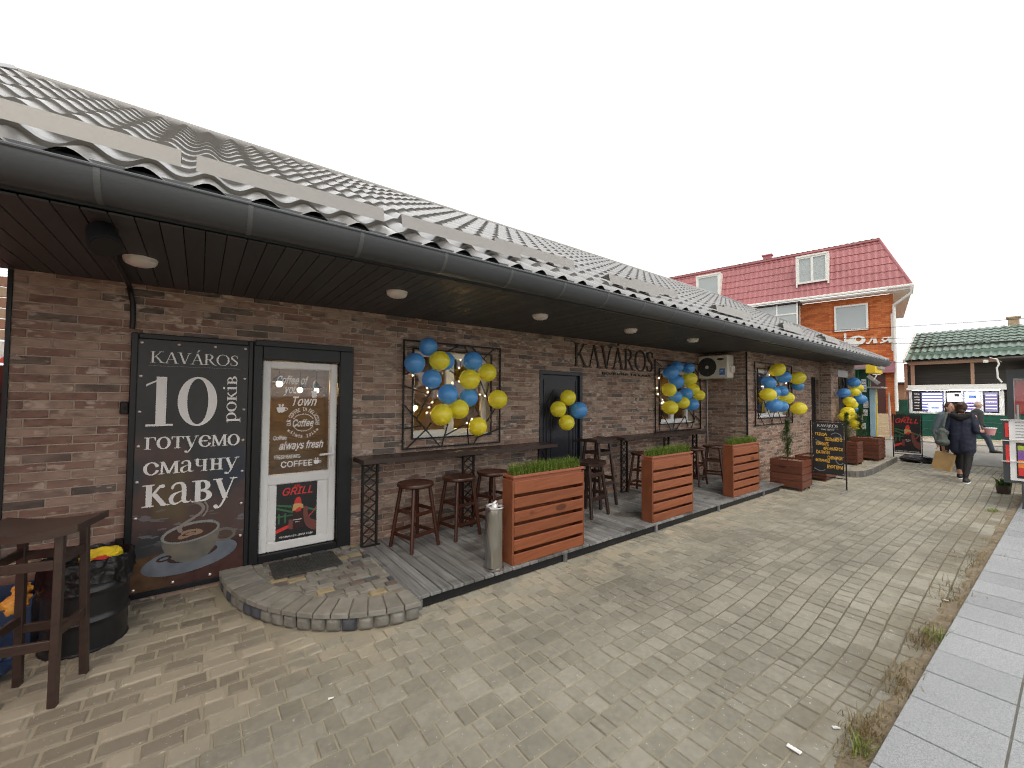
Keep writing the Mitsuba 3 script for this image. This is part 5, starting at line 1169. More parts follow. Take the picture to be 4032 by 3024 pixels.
# door, awning, steps
ent('door', cat([hbx(.32, .62, .0, .03, 1.08, 2.92), hbx(.60, 1.3, 0, .02, 1.08, 2.92)]), 'door_brown', HS); ent('door_awning', cat([hbx(-.01, 1.5, .0, .5, 2.92 + .07 * i, 2.985 + .07 * i) for i in range(7)]), 'mauve_metal', HS)
ent('orange_notice', hbx(.62, 1.0, .04, .05, 1.6, 2.3), 'print_orange', HS)
for i in range(6): ent('step', hbx(.25, 1.6, .0 + .0, 1.5 - i * .25, .18 * i, .18 * (i + 1) - .004, .004), 'pale_stone', HS)
ent('handrail', cat([tube(house_xf(A([.22, .1, 1.08], [.22, .1, 2.0], [.22, 1.5, 1.0], [.22, 1.5, .0])), .03, 8)]), 'galv', HS)
SGN = thing('house_sign', 'white letters on the orange brick house', 'sign')
def hl(m, mat='white_paint'):
    v = m[0]; ent('letter', (house_xf(np.column_stack([-v[:, 0], .005 + v[:, 2], v[:, 1]])), m[1]), mat, SGN)
hl(extr(E2(-1.30, 4.47, .33, .23, 8).difference(E2(-1.22, 4.53, .10, .09, 0)), .06)); hl(extr(rect(-1.75, 4.25, -1.66, 4.85).union(rect(-1.68, 4.45, -1.6, 4.55)), .06))
_l = unary_union([SP_([(-.93, 4.33, .07), (-.86, 4.32, .06), (-.80, 4.42, .06), (-.74, 4.53, .07)]), Polygon([(-.80, 4.54), (-.60, 4.55), (-.56, 4.30), (-.70, 4.30), (-.71, 4.48), (-.78, 4.48)])])
_ya = unary_union([SO(-.29, 4.455, .13, .09, .06, .045), Polygon([(-.22, 4.55), (-.06, 4.55), (-.05, 4.29), (-.18, 4.29)]), SP_([(-.24, 4.40, .07), (-.34, 4.34, .06), (-.45, 4.31, .06)])])
hl(extr(_l, .06)); hl(extr(_ya, .06))

# ------------------------------------------------------------------ green roofed market kiosk
KX = 25.7
KI = thing('market_kiosk', 'green market kiosk with lit menus under a green tiled roof', 'kiosk')
ent('counter', cat([bx(KX, KX + .1, -3.9, -.58, .06, 1.10)]), 'green_paint', KI); ent('plinth', bx(KX - .12, KX + .3, -4.2, -.5, 0, .1, .01), 'pale_stone', KI)
for zz in (.42, .78): ent('trim', bx(KX - .012, KX, -3.9, -.6, zz, zz + .014), 'green_tile_metal', KI)
ent('window_frame', cat([bx(KX - .03, KX + .06, -3.38, -.60, 1.10, 1.19, .01), bx(KX - .03, KX + .06, -.70, -.60, 1.19, 2.10, .01), bx(KX - .03, KX + .06, -3.38, -3.25, 1.19, 2.10, .01), bx(KX - .03, KX + .06, -2.82, -2.77, 1.19, 2.10), bx(KX - .03, KX + .06, -2.27, -2.21, 1.19, 2.10), bx(KX - .03, KX + .06, -1.75, -1.70, 1.19, 2.10)]), 'white_paint', KI)
ent('awning', cat([bx(KX - .75, KX + .05, -3.5, -.63, 2.13, 2.17, .005), bx(KX - .72, KX - .68, -3.5, -.63, 2.17, 2.23), bx(KX - .60, KX, -3.45, -.66, 2.17, 2.36)]), 'white_paint', KI)
ent('light_strip', bx(KX - .6, KX - .5, -3.3, -.8, 2.105, 2.125), 'white_paint', KI, emitter=lamp((4, 4.1, 4.3)))
ent('back_wall', cat([bx(KX + 1.4, KX + 1.5, -5, -.5, 0, 2.2), bx(KX + .1, KX + 1.5, -5.0, -.5, 2.18, 2.24), bx(KX, KX + 1.5, -.6, -.5, 0, 2.2)]), 'grey_board', KI)
ent('glazing', (A([KX + .02, -3.25, 1.19], [KX + .02, -.7, 1.19], [KX + .02, -.7, 2.1], [KX + .02, -3.25, 2.1]), np.array([[0, 1, 2], [0, 2, 3]])), 'glass', KI)
def screen(y0, y1, z0, z1, c, lab, x=KX + .12, frame='print_white'):
    c = [q * .3 for q in c]
    t = thing('lit_screen', lab, 'screen', 'lit screens and menus in the kiosk window')
    ent('housing', bx(x + .004, x + .06, y0 - .03, y1 + .03, z0 - .03, z1 + .03, .004), frame, t); ent('display', bx(x - .004, x + .002, y0, y1, z0, z1), 'display_black', t, emitter=lamp(c)); return t
def bars(t, y0, y1, zs, h, mat, x, em=None):
    for z in zs: ent('line', bx(x - .012, x - .006, y0, y1, z, z + h), mat, t, **({'emitter': lamp(em)} if em else {}))
t = screen(-1.66, -1.0, 1.24, 2.04, (.16, .16, .42), 'large dark blue lit menu at the left of the kiosk window', frame='print_black'); bars(t, -1.64, -1.02, [1.30 + .13 * i for i in range(6)], .035, 'print_white', KX + .118, (.6, .6, .8))
t = screen(-1.62, -1.22, 1.22, 1.54, (.95, 1.05, 1.9), 'small bright lit screen at the bottom of the kiosk window', KX + .06); bars(t, -1.55, -1.3, [1.33], .06, 'print_blue', KX + .058)
t = screen(-2.18, -1.80, 1.66, 2.0, (1.8, 1.85, 1.9), 'white lit sign at the top centre of the kiosk window'); ent('picture', bx(KX + .108, KX + .114, -2.14, -2.0, 1.85, 1.97), 'print_black', t); bars(t, -2.1, -1.84, [1.73], .05, 'print_blue', KX + .118)
t = screen(-2.74, -2.30, 1.22, 2.06, (.75, .85, 1.5), 'tall pale blue lit poster in the kiosk window'); bars(t, -2.62, -2.42, [1.80], .10, 'print_blue', KX + .118); bars(t, -2.7, -2.34, [1.3, 1.42, 1.54], .07, 'print_purple', KX + .118)
t = screen(-3.2, -2.86, 1.24, 2.02, (.22, .2, .36), 'dim drinks fridge at the right of the kiosk window', frame='print_black'); bars(t, -3.18, -2.88, [1.35 + .14 * i for i in range(5)], .02, 'print_white', KX + .118, (.35, .35, .5))
ent('menu_column', cat([bx(KX + .11, KX + .13, -.95, -.72, 1.22, 2.05)]), 'print_dark', KI); ent('menu_print', cat([bx(KX + .10, KX + .109, -.92 + .0, -.75 + .0, 1.3 + .13 * i, 1.34 + .13 * i) for i in range(6)]), 'paper', KI)
# timber upper part and roof
for (y0, y1) in ((-.80, -.68), (-2.60, -2.50), (-.56, -.46)): ent('post', bx(KX, KX + .1, y0, y1, 2.3 if y0 < -.6 else 0, 3.35), 'pink_timber', KI)
ent('eaves_beam', bx(KX - .1, KX + .06, -6.0, -.62, 3.28, 3.44, .008), 'pink_timber', KI); ent('upper_wall', cat([bx(KX + .9, KX + 1.0, -6, -.6, 2.2, 4.2), bx(KX + .3, KX + 3.5, -.56, -.5, 0, 3.4)]), 'grey_board', KI)
KRf = numbered(KI + '__roof')
for (za, xa, zb, xb, row) in ((3.45, KX - .45, 4.10, KX + .9, .9), (4.12, KX + .85, 5.0, KX + 2.6, .33)):
    L = math.hypot(xb - xa, zb - za); ex, ez = (xb - xa) / L, (zb - za) / L
    for k in range(3):
        v, f = tile_sheet(0, 1.84, L, .23, row, .045, .03, per=8)
        ent('tile_sheet', (np.column_stack([xa + ex * v[:, 1] - ez * v[:, 2], -.55 - k * 1.84 - v[:, 0], za + ez * v[:, 1] + ex * v[:, 2]]), f[:, ::-1]), 'green_tile_metal', KRf, smooth=50)
ent('snow_rail', bx(KX + .05, KX + .09, -6, -.7, 3.72, 3.82), 'green_tile_metal', KRf); ent('verge', cat([beam((KX - .5, -.53, 3.44), (KX + .9, -.53, 4.12), .06, .16), beam((KX + .85, -.53, 4.12), (KX + 2.6, -.53, 5.0), .06, .16)]), 'white_paint', KRf)
ent('gable', (A([KX - .4, -.56, 3.4], [KX + 5, -.56, 3.4], [KX + 2.6, -.56, 4.95]), np.array([[0, 1, 2]])), 'grey_board', KI)
ent('chimney', cat([bx(28.8, 29.15, -3.75, -3.42, 4.4, 5.4), bx(28.75, 29.2, -3.80, -3.37, 5.4, 5.46)]), 'pale_stone', KI)
ent('white_cable', tube([(KX - .5, -3.05, 3.42), (KX - .5, -3.25, 3.35), (KX - .5, -3.30, 3.15), (KX - .5, -3.24, 3.0), (KX - .5, -3.26, 2.6), (KX - .5, -3.36, 2.42)], .03, 8), 'white_paint', KI, smooth=40)
for yy in (-2.95, -3.4):
    ent('flood_lamp', bx(KX - .5, KX - .35, yy - .07, yy + .07, 3.22, 3.34, .02), 'white_paint', KI)
FE = thing('green_fence', 'low dark green fence panel between the orange house and the kiosk', 'fence'); ent('panel', bx(25.4, 25.46, -.60, .6, 0, 1.72), 'green_paint', FE); ent('rail', bx(25.38, 25.4, -.60, .6, 1.5, 1.56), 'green_paint', FE)
BG = thing('garage', 'beige low building glimpsed over the green fence', 'building'); ent('wall', bx(33, 36, -2.2, 3, 0, 2.6), 'beige_render', BG); ent('roof', bx(32.8, 36.2, -2.4, 3.2, 2.6, 2.75), 'anthracite', BG); ent('window', bx(32.97, 33.0, -1.0, -.4, 1.3, 2.1), 'far_glass', BG)

# ------------------------------------------------------------------ booth with notices beyond the café corner
BO = thing('market_booth', 'green corrugated booth with pale blue edge beside the café corner', 'booth')
v = []
ys = np.linspace(-1.02, .9, 97); xx = 17.0 + .018 * np.sign(np.sin(ys * 2 * math.pi / .08))
V = np.vstack([np.column_stack([xx, ys, np.full(97, z)]) for z in (.05, 2.66)]); F = []
for j in range(96): F += [[j, 98 + j, j + 1], [j, 97 + j, 98 + j]]
ent('sheet', (V, np.array(F)), 'dark_green_sheet', BO); ent('body', bx(17.05, 17.2, -1.0, .95, 0, 2.7), 'dark_green_sheet', BO)
ent('corner_board', bx(16.9, 17.2, -1.16, -1.025, .5, 2.05, .006), 'light_blue_paint', BO); ent('corner_base', bx(16.93, 17.2, -1.155, -1.03, 0, .5), 'dark_green_sheet', BO); ent('yellow_edge', bx(16.95, 17.0, -1.19, -1.161, 0, 2.0), 'yellow_plastic', BO)
ent('ledge', cat([bx(16.7, 17.5, -1.35, -1.0, 2.06, 2.10), bx(16.7, 17.5, -1.3, -.7, 2.66, 2.74)]), 'galv', BO)
k = ent('yellow_awning', cat([bx(16.5, 17.4, -1.26, -1.03, 2.52, 2.78, .01)]), 'yellow_plastic'); tag(k, 'yellow plastic awning box hanging under the café roof corner', 'awning')
FL = thing('flood_light', 'white rectangular floodlight panel tilted on a bracket above the booth', 'floodlight'); ent('panel', beam((16.5, -1.08, 2.44), (16.5, -1.34, 2.18), .10, .02, (1, 0, 0)), 'galv', FL); ent('arm', cat([beam((16.5, -1.22, 2.30), (16.5, -1.30, 2.47), .03, .03, (1, 0, 0)), beam((16.5, -1.2, 2.47), (16.5, -1.38, 2.46), .03, .03, (1, 0, 0))]), 'white_paint', FL)
for i, (yy, zz, w, h, lab) in enumerate([(-.88, 2.15, .12, .42, 'blue and white notice at the top of the green booth'), (-.78, 1.85, .10, .35, 'white notice with blue print left of the balloons on the booth'), (-.92, 1.55, .12, .22, 'white notice in the middle of the green booth'), (-.90, 1.28, .12, .2, 'white notice lower on the green booth'), (-.78, 1.1, .12, .25, 'white notice low at the left of the green booth'), (-.86, .85, .1, .2, 'lowest white notice on the green booth')]):
    t = thing('notice', lab, 'notice', 'paper notices on the green booth'); ent('sheet', bx(16.965, 16.97, yy - w / 2, yy + w / 2, zz - h / 2, zz + h / 2), 'paper', t); ent('print', cat([bx(16.962, 16.9645, yy - w * .4, yy + w * .4, zz - h * .35 + h * .2 * k, zz - h * .28 + h * .2 * k) for k in range(4)]), 'print_blue' if i < 2 else 'text_grey', t)

# ------------------------------------------------------------------ right edge: advert stand, glazed door, pot plant
DS_ = thing('advert_stand', 'display stand with phone adverts and price sheets at the right edge', 'display stand')
ent('frame', cat([bx(10.0, 11.6, -4.62, -4.03, .42, .45), bx(10.02, 10.05, -4.6, -4.03, .45, 1.39), bx(11.0, 11.04, -4.06, -4.02, .3, 1.36), bx(9.99, 10.02, -4.225, -4.205, .03, .45), bx(9.95, 10.1, -4.235, -4.2, .03, .05)]), 'anthracite', DS_)
for i, zz in enumerate((1.39, 1.07, .75)): ent('rail', bx(9.985, 10.01, -4.6, -4.02, zz - .01, zz + .006), 'rivet_metal', DS_)
ent('price_sheet', bx(10.005, 10.012, -4.5, -4.10, 1.08, 1.375), 'paper', DS_); ent('sheet_lines', cat([bx(10.0, 10.004, -4.45, -4.16, 1.12 + i * .045, 1.128 + i * .045) for i in range(6)]), 'text_grey', DS_)
ent('side_print', cat([bx(10.005, 10.013, -4.098, -4.06, 1.12, 1.34), bx(10.005, 10.013, -4.098, -4.06, .72, 1.0)]), 'print_red', DS_); ent('advert_sheet', bx(10.005, 10.014, -4.55, -4.10, .46, 1.06), 'paper', DS_)
ent('phone', cat([bx(9.998, 10.004, -4.50, -4.165, .50, 1.04, .002)]), 'print_dark', DS_)
for (a, b, m) in ((.93, 1.0, 'print_lime'), (.78, .93, 'print_purple'), (.66, .78, 'print_orange'), (.54, .66, 'print_red')): ent('phone_screen', bx(9.994, 9.9975, -4.48, -4.18, a, b - .002), m, DS_)
GD = thing('glazed_kiosk', 'dark grey framed glass door of a kiosk at the right edge', 'kiosk')
ent('frame', cat([bx(14.0, 14.08, -4.02, -3.93, 0, 2.29), bx(14.0, 14.08, -4.9, -4.02, 2.17, 2.29), bx(14.0, 14.08, -4.9, -4.02, 0, .25), bx(14.08, 18, -3.97, -3.93, 0, 2.29), bx(14.0, 18, -5.6, -3.93, 2.29, 2.36), bx(14.0, 14.08, -5.0, -4.9, 0, 2.29)]), 'anthracite', GD)
ent('pane', (A([14.04, -4.9, .25], [14.04, -4.02, .25], [14.04, -4.02, 2.17], [14.04, -4.9, 2.17]), np.array([[0, 1, 2], [0, 2, 3]])), 'glass', GD); ent('pull_handle', tube([(13.94, -4.07, 1.15), (13.94, -4.07, 1.6)], .02, 8), 'galv', GD)
ent('goods', cat([bx(14.4, 14.5, -4.16, -4.02, 1.4, 2.15)]), 'print_red', GD); ent('goods', bx(14.5, 14.6, -4.7, -4.18, .4, 2.15), 'dark_green_sheet', GD); ent('roof_edge', cat([bx(13.3, 18.5, -6, -3.85, 2.56 + .05 * i, 2.60 + .05 * i, .015) if i == 0 else beam((13.4, -4.0 - i * .35, 2.52 + i * .10), (18.5, -4.0 - i * .35, 2.52 + i * .10), .36, .05) for i in range(4)]), 'grey_board', GD)
PP = thing('pot_plant', 'small leafy pot plant at the foot of the advert stand', 'plant'); ent('pot', lathe([(0, 0), (.08, 0), (.10, .16), (.09, .16), (.085, .14), (0, .14)], 20, (11.6, -3.95, 0)), 'dark_wood', PP, smooth=40)
m, u = blades(60, 11.6, -3.95, .14, .03, .03, .08, .20, 1.2, .014); k = ent('leaves', m, 'thuja_leaf', PP, uv=u); tag(k, kind='stuff')
# stall behind the left corner of the café
SL = thing('market_stall', 'dim market stall with a red back and striped awning left of the café', 'stall')
P('stall_red', (.16, .02, .02), .6)
ent('back', cat([bx(-3.6, -1.3, 2.4, 2.5, 0, 2.0), bx(-3.7, -3.6, -.5, 2.5, 0, 2.6)]), 'stall_red', SL); ent('shelf', cat([bx(-3.6, -1.35, 1.9, 2.4, z, z + .05) for z in (.95, 1.7)]), 'grey_board', SL)
for i in range(6): ent('fascia_plank', bx(-3.6, -1.25, 1.7, 1.74, 2.22 + .105 * i, 2.315 + .105 * i, .004), 'pink_timber' if i % 2 else 'beige_render', SL)
for i in range(14):
    x0 = -3.6 + i * .17; v = A([x0, 1.68, 2.2], [x0 + .17, 1.68, 2.2], [x0 + .17, .9, 1.95], [x0, .9, 1.95]); ent('awning_stripe', (v, np.array([[0, 1, 2], [0, 2, 3]])), 'print_red' if i % 2 else 'paper', SL)
# red fabric awning of the stall, reaching out left of the café
scene['red_fabric'] = {'type': 'principledthin', 'base_color': {'type': 'rgb', 'value': [.62, .06, .05]}, 'roughness': .8, 'diff_trans': 1.3, 'eta': 1.3, 'spec_trans': 0.0}
ent('awning_cloth', (A([-3.6, 1.6, 2.5], [-2.1, 1.6, 2.5], [-2.1, -2.6, 2.15], [-3.6, -2.6, 2.15]), np.array([[0, 1, 2], [0, 2, 3]])), 'red_fabric', SL); ent('side_curtain', (A([-2.02, -2.3, .02], [-2.06, -1.2, .02], [-2.02, -.05, .02], [-2.02, -.05, 2.1], [-2.06, -1.2, 2.12], [-2.02, -2.3, 2.1]), np.array([[0, 1, 4], [0, 4, 5], [1, 2, 3], [1, 3, 4]])), 'red_fabric', SL); ent('awning_valance', cat([bx(-3.6, -2.1, -2.61, -2.59, 1.95, 2.15), bx(-3.62, -3.6, -2.6, 1.6, 1.2, 2.2)]), 'red_fabric', SL)
# overhead wires
WR = thing('overhead_wires', 'thin black overhead wires crossing in front of the orange house', 'wires')
for (z0, z1, y0, y1) in [(4.6, 3.6, 4, -8), (4.3, 3.5, 4, -8), (4.9, 4.3, 5, -8), (3.2, 3.3, 3, -8)]:
    s = np.linspace(0, 1, 16); ent('wire', tube(np.column_stack([21 + s * .5, y0 + (y1 - y0) * s, z0 + (z1 - z0) * s - .5 * s * (1 - s)]), .010, 5), 'black_iron', WR)
# ------------------------------------------------------------------ people
MF = manifold3d.Manifold
def hullc(pts):
    """bones: list of ((p, r), (q, s)) -> one smooth surface"""
    parts = []
    for (p, r), (q, s) in pts:
        parts.append(MF.batch_hull([MF.sphere(r, 14).translate(tuple(map(float, p))), MF.sphere(s, 14).translate(tuple(map(float, q)))]))
    return parts
def blend(parts, ref=.03, it=10, sq=None):
    m = MF.batch_boolean(parts, manifold3d.OpType.Add).refine_to_length(ref).to_mesh()
    t = trimesh.Trimesh(m.vert_properties[:, :3], m.tri_verts, process=True)
    trimesh.smoothing.filter_taubin(t, lamb=.5, nu=.52, iterations=it)
    return np.array(t.vertices), np.array(t.faces)
def ell(c, r, n=18): return MF.sphere(1.0, n).scale(tuple(map(float, r))).translate(tuple(map(float, c)))
for n_, c_, r_ in (('skin', (.50, .27, .19), .5), ('hair_brown', (.045, .022, .012), .5), ('coat_navy', (.012, .016, .036), .75), ('leggings', (.006, .006, .0065), .8), ('hoodie_grey', (.10, .13, .15), .8), ('jacket_dark', (.035, .04, .045), .75), ('jeans', (.045, .06, .085), .8), ('shoe_black', (.012, .012, .012), .5), ('sole_white', (.65, .65, .65), .5), ('pack_green', (.085, .10, .09), .7), ('kraft_paper', (.42, .27, .12), .8), ('bald_skin', (.55, .36, .28), .45)):
    if n_ in ('coat_navy', 'hoodie_grey', 'jacket_dark', 'jeans', 'leggings', 'kraft_paper', 'pack_green'):
        P(n_, (lambda c_: lambda p, n, uv: c3(*c_) * (.75 + .5 * fbm(p.x * 9, p.y * 9, p.z * 9, 3)))(c_), r_, bump=lambda p, n, uv: fbm(p.x * 14, p.y * 14, p.z * 22, 3), scale=.02, eps=4e-3)
    else: P(n_, c_, r_)
def person(label, x, y, heading, H, look, hips, feet, knees, hands, elbows, skinmat, clothes, hair):
    """local frame: +x forward, +y left; heights scaled by H / 1.66"""
    k = H / 1.66; t = thing('person', label, 'person')
    put = lambda m: place((m[0] * k, m[1]), heading, x, y, 0)
    sh = [A(-.01, .165, 1.345), A(-.01, -.165, 1.345)]; hp = [A(0, .085, hips), A(0, -.085, hips)]
    head = A(.03, 0, 1.535); lk = A(math.cos(look), math.sin(look), 0); ls = A(-lk[1], lk[0], 0)
    bones = [((A(0, 0, hips + .02), .13), (A(0, 0, 1.16), .12)), ((A(0, 0, 1.16), .12), (A(-.01, 0, 1.30), .125)), ((A(-.01, 0, 1.36), .06), (head - A(.0, 0, .10), .05)), ((sh[0], .058), (sh[1], .058))]
    for i in (0, 1):
        bones += [((hp[i], .092), (knees[i], .058)), ((knees[i], .056), (feet[i] + A(-.03, 0, .09), .036)), ((sh[i], .052), (elbows[i], .038)), ((elbows[i], .038), (hands[i], .026)), ((feet[i] + A(-.03, 0, .08), .034), (feet[i] + A(.12, 0, .035), .028))]
        d = hands[i] - elbows[i]; d /= np.linalg.norm(d); f_ = A(1.0, 0, 0) - d * d[0]; f_ /= np.linalg.norm(f_); sd = np.cross(d, f_)
        pm = hands[i] + d * .055; bones.append(((hands[i], .025), (pm + d * .02, .027)))
        for j, (o, L) in enumerate(((-.027, .062), (-.009, .072), (.009, .068), (.027, .054))):
            a = pm + d * .035 + f_ * o; b = a + d * L * .55 + sd * .012; c = b + d * L * .35 + sd * .028; bones += [((a, .0095), (b, .009)), ((b, .009), (c, .008))]
        a = hands[i] + d * .03 + f_ * .03; bones += [((a, .011), (a + d * .03 + f_ * .025, .010)), ((a + d * .03 + f_ * .025, .010), (a + d * .055 + f_ * .028, .009))]
    parts = hullc(bones) + [ell(head, (.086, .074, .115)), ell(head - A(0, 0, .05) + lk * .025, (.06, .055, .07))]
    parts += hullc([((head + lk * .088 + A(0, 0, .01), .009), (head + lk * .105 - A(0, 0, .022), .014))]) + [ell(head + ls * s * .074 - A(0, 0, .01), (.018, .012, .03)) for s in (-1, 1)]
    ent('body', put(blend(parts, .022, 6)), skinmat, t, smooth=True)
    for s in (-1, 1): ent('eye', put(tm_ell(head + lk * .079 + ls * s * .03 + A(0, 0, .015), .010)), 'print_dark', t, smooth=True)
    ent('mouth', put(tube([head + lk * .083 - A(0, 0, .058) - ls * .022, head + lk * .088 - A(0, 0, .06), head + lk * .083 - A(0, 0, .058) + ls * .022], .005, 6)), 'print_skin', t, smooth=True)
    clothes(t, put, sh, hp, head, lk, ls)
    hair(t, put, head, lk, ls)
    return t, put
def tm_ell(c, r): m = trimesh.creation.icosphere(subdivisions=2, radius=r); return np.array(m.vertices) + c, np.array(m.faces)
def shoes(t, put, feet, up, mat='shoe_black', sole='sole_white'):
    for i in (0, 1):
        f = feet[i]; pr = up[i]; c_, s_ = math.cos(pr), math.sin(pr)
        def tl(v): w = v - (f + A(.10, 0, .03)); return np.column_stack([w[:, 0] * c_ + w[:, 2] * s_, w[:, 1], -w[:, 0] * s_ + w[:, 2] * c_]) + f + A(.10, 0, .03)
        m = blend(hullc([((f + A(-.055, 0, .055), .043), (f + A(.06, 0, .055), .045)), ((f + A(.06, 0, .05), .045), (f + A(.15, 0, .04), .036)), ((f + A(-.045, 0, .06), .042), (f + A(-.03, 0, .10), .042))]), .02, 6)
        k = ent('shoe', put((tl(m[0]), m[1])), mat, t, smooth=True)
        m = blend([MF.batch_hull([MF.cylinder(.026, .042, .042, 14).translate(tuple(map(float, f + A(-.055, 0, .0)))), MF.cylinder(.026, .048, .048, 14).translate(tuple(map(float, f + A(.08, 0, 0)))), MF.cylinder(.026, .036, .036, 14).translate(tuple(map(float, f + A(.155, 0, 0))))])], .03, 2)
        ent('sole', put((tl(m[0]), m[1])), sole, k, smooth=50)
# the woman walking away
feet = [A(.30, .105, .0), A(-.34, -.10, .0)]; knees = [A(.20, .10, .48), A(-.10, -.10, .49)]
hands = [A(.06, .30, .70), A(.14, -.27, 1.05)]; elbows = [A(-.08, .27, 1.03), A(-.09, -.26, 1.06)]
def w_clothes(t, put, sh, hp, head, lk, ls):
    b = [((A(0, .05, 1.26), .155), (A(0, .05, .95), .16)), ((A(0, -.05, 1.26), .155), (A(0, -.05, .95), .16)), ((A(.0, .055, .98), .165), (A(.02, .075, .68), .15)), ((A(.0, -.055, .98), .165), (A(-.03, -.075, .68), .15)), ((sh[0], .072), (sh[1], .072))]
    for i in (0, 1): b += [((sh[i], .078), (elbows[i], .066)), ((elbows[i], .064), (hands[i] + (elbows[i] - hands[i]) * .12, .046))]
    m = blend(hullc(b), .022, 5); v = m[0].copy(); v[:, 0] *= 1.0
    cut = v[:, 2] < .57; v[cut, 2] = .57; v += (meshkit.fbm(v * 14, 3) - .5)[:, None] * .014 * A(1, 1, .3)
    v[:, 1] *= .90; v[:, 0] *= .93; ent('coat', put((v, m[1])), 'coat_navy', t, smooth=True)
    m = blend(hullc([((A(-.10, .10, 1.37), .055), (A(-.14, 0, 1.33), .075)), ((A(-.10, -.10, 1.37), .055), (A(-.14, 0, 1.33), .075)), ((A(-.06, .11, 1.41), .045), (A(.05, .07, 1.42), .035)), ((A(-.06, -.11, 1.41), .045), (A(.05, -.07, 1.42), .035))]), .02, 6); ent('hood', put(m), 'leggings', t, smooth=True)
    for i in (0, 1): ent('leggings', put(blend(hullc([((hp[i] - A(0, 0, .02), .102), (knees[i], .064)), ((knees[i], .064), (knees[i] * .6 + (feet[i] + A(-.03, 0, .12)) * .4, .060)), ((knees[i] * .6 + (feet[i] + A(-.03, 0, .12)) * .4, .060), (feet[i] + A(-.03, 0, .14), .040))]), .025, 5)), 'leggings', t, smooth=True)
    shoes(t, put, feet, (0.0, .0))
def w_hair(t, put, head, lk, ls):
    m = blend([ell(head - lk * .018 + A(0, 0, .018), (.098, .088, .112)), ell(head - lk * .06 - A(0, 0, .07), (.05, .055, .06)), ell(head - lk * .095 + A(0, 0, .06), (.045, .05, .045))], .02, 5); v = m[0]; v = v + (meshkit.fbm(v * 40, 3) - .5)[:, None] * .01; ent('hair', put((v, m[1])), 'hair_brown', t, smooth=True)
WX, WY, WH = 12.78, -3.36, -.10
t, put = person('woman seen from behind in a navy coat and black leggings, walking away', WX, WY, WH, 1.66, .0, .84, feet, knees, hands, elbows, 'skin', w_clothes, w_hair)
BP = thing('backpack', 'small grey green backpack slung over the left shoulder of the woman in navy', 'backpack')
m = blend(hullc([((A(-.16, .265, 1.03), .075), (A(-.17, .265, .80), .09)), ((A(-.17, .225, .80), .08), (A(-.17, .30, .80), .08)), ((A(-.16, .22, 1.0), .065), (A(-.16, .31, 1.0), .065))]), .02, 6); ent('bag', put(m), 'pack_green', BP, smooth=True)
ent('strap', put(tube([(-.17, .25, 1.05), (-.17, .22, 1.25), (-.09, .20, 1.42), (.06, .20, 1.36), (.10, .22, 1.2)], .022, 8)), 'pack_green', BP, smooth=40); ent('pocket', put(blend(hullc([((A(-.235, .235, .80), .04), (A(-.235, .295, .80), .04))]), .02, 4)), 'pack_green', BP, smooth=True)
PB = thing('paper_bag', 'brown kraft paper bag hanging from the left hand of the woman in navy', 'bag')
c_ = A(.07, .30, .38); v, f = bx(-.08, .08, -.15, .15, -.20, .18, .004); v = v.copy(); a = .22; v = np.column_stack([v[:, 0], v[:, 1] * math.cos(a) - v[:, 2] * math.sin(a), v[:, 1] * math.sin(a) + v[:, 2] * math.cos(a)]); ent('bag', put((v + c_, f)), 'kraft_paper', PB)
ent('handle', put(tube([c_ + A(-.05, .02, .19), hands[0] + A(0, 0, -.08), c_ + A(.05, -.10, .19)], .006, 6)), 'kraft_paper', PB)
TB = thing('plastic_tub', 'pale plastic tub with pink contents held at the right side of the woman in navy', 'tub')
c_ = hands[1] + A(.06, -.09, .02)
P('pink_tub', (.62, .30, .32), .3); lm = lathe([(0, -.09), (.06, -.09), (.085, .04), (.0, .04)], 20); ent('tub', put((lm[0] + c_, lm[1])), 'pink_tub', TB, smooth=40); lm = lathe([(0, .04), (.092, .04), (.094, .06), (0, .063)], 20); ent('lid', put((lm[0] + c_, lm[1])), 'white_paint', TB, smooth=40)
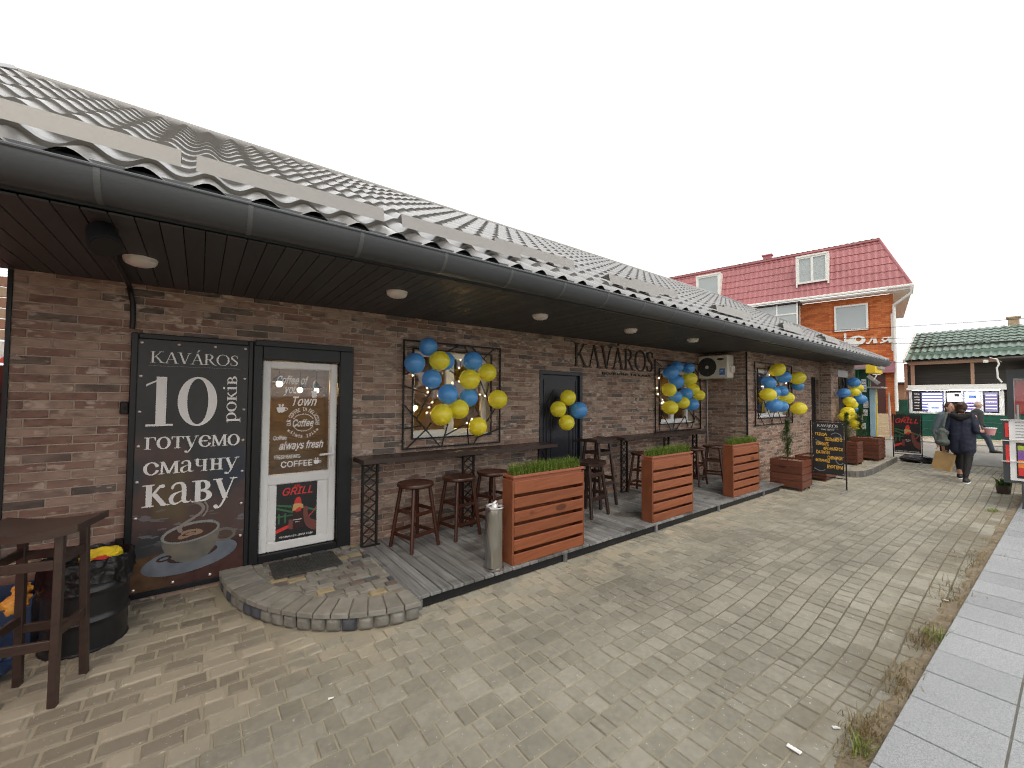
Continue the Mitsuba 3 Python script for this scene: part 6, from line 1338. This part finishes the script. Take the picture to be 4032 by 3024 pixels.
# young person in a grey hoodie, coming towards the camera
feet2 = [A(.22, .08, 0), A(-.25, -.08, 0)]; knees2 = [A(.16, .08, .46), A(-.06, -.08, .46)]; hands2 = [A(.10, .27, .72), A(.05, -.27, .68)]; elbows2 = [A(-.08, .25, .98), A(-.06, -.26, .97)]
def top_and_legs(top, legs, feet, knees, hands, elbows, hood=False, low=.80):
    def fn(t, put, sh, hp, head, lk, ls):
        b = [((A(0, .05, 1.26), .145), (A(0, .05, low + .12), .14)), ((A(0, -.05, 1.26), .145), (A(0, -.05, low + .12), .14)), ((sh[0], .068), (sh[1], .068))]
        for i in (0, 1): b += [((sh[i], .075), (elbows[i], .06)), ((elbows[i], .06), (hands[i] + (elbows[i] - hands[i]) * .12, .042))]
        m = blend(hullc(b), .022, 5); v = m[0] + (meshkit.fbm(m[0] * 14, 3) - .5)[:, None] * .012; ent('jacket', put((v, m[1])), top, t, smooth=True)
        if hood: ent('hood', put(blend(hullc([((A(-.10, .09, 1.38), .05), (A(-.12, 0, 1.36), .065)), ((A(-.10, -.09, 1.38), .05), (A(-.12, 0, 1.36), .065)), ((A(-.05, .10, 1.40), .04), (A(.06, .05, 1.38), .03)), ((A(-.05, -.10, 1.40), .04), (A(.06, -.05, 1.38), .03))]), .02, 6)), top, t, smooth=True)
        for i in (0, 1): ent('trousers', put(blend(hullc([((hp[i], .112), (knees[i], .078)), ((knees[i], .078), (feet[i] + A(-.03, 0, .10), .06))]), .025, 5)), legs, t, smooth=True)
        shoes(t, put, feet, (0, 0), 'shoe_black', 'leggings')
    return fn
def long_hair(t, put, head, lk, ls):
    m = blend([ell(head - lk * .025 + A(0, 0, .025), (.094, .086, .104)), ell(head - lk * .05 - A(0, 0, .09), (.06, .075, .11))], .02, 5); ent('hair', put(m), 'hair_brown', t, smooth=True)
def no_hair(t, put, head, lk, ls):
    m = blend([ell(head - lk * .055 - A(0, 0, .025), (.045, .078, .05))], .02, 3); ent('hair', put(m), 'print_grey', t, smooth=True)
person('young person with brown hair in a grey hoodie, half hidden behind the woman in navy', 14.35, -3.02, math.radians(215), 1.64, math.radians(8), .84, feet2, knees2, hands2, elbows2, 'skin', top_and_legs('hoodie_grey', 'leggings', feet2, knees2, hands2, elbows2, True), long_hair)
feet3 = [A(.34, .08, 0), A(-.36, -.08, 0)]; knees3 = [A(.22, .08, .46), A(-.12, -.08, .45)]
person('bald man in a dark jacket and jeans, striding right beyond the woman', 20.25, -3.03, math.radians(-80), 1.68, .2, .84, feet3, knees3, [A(.26, .24, .78), A(-.16, -.26, .74)], [A(.02, .26, .98), A(-.16, -.25, 1.0)], 'bald_skin', top_and_legs('jacket_dark', 'jeans', feet3, knees3, [A(.26, .24, .78), A(-.16, -.26, .74)], [A(.02, .26, .98), A(-.16, -.25, 1.0)]), no_hair)
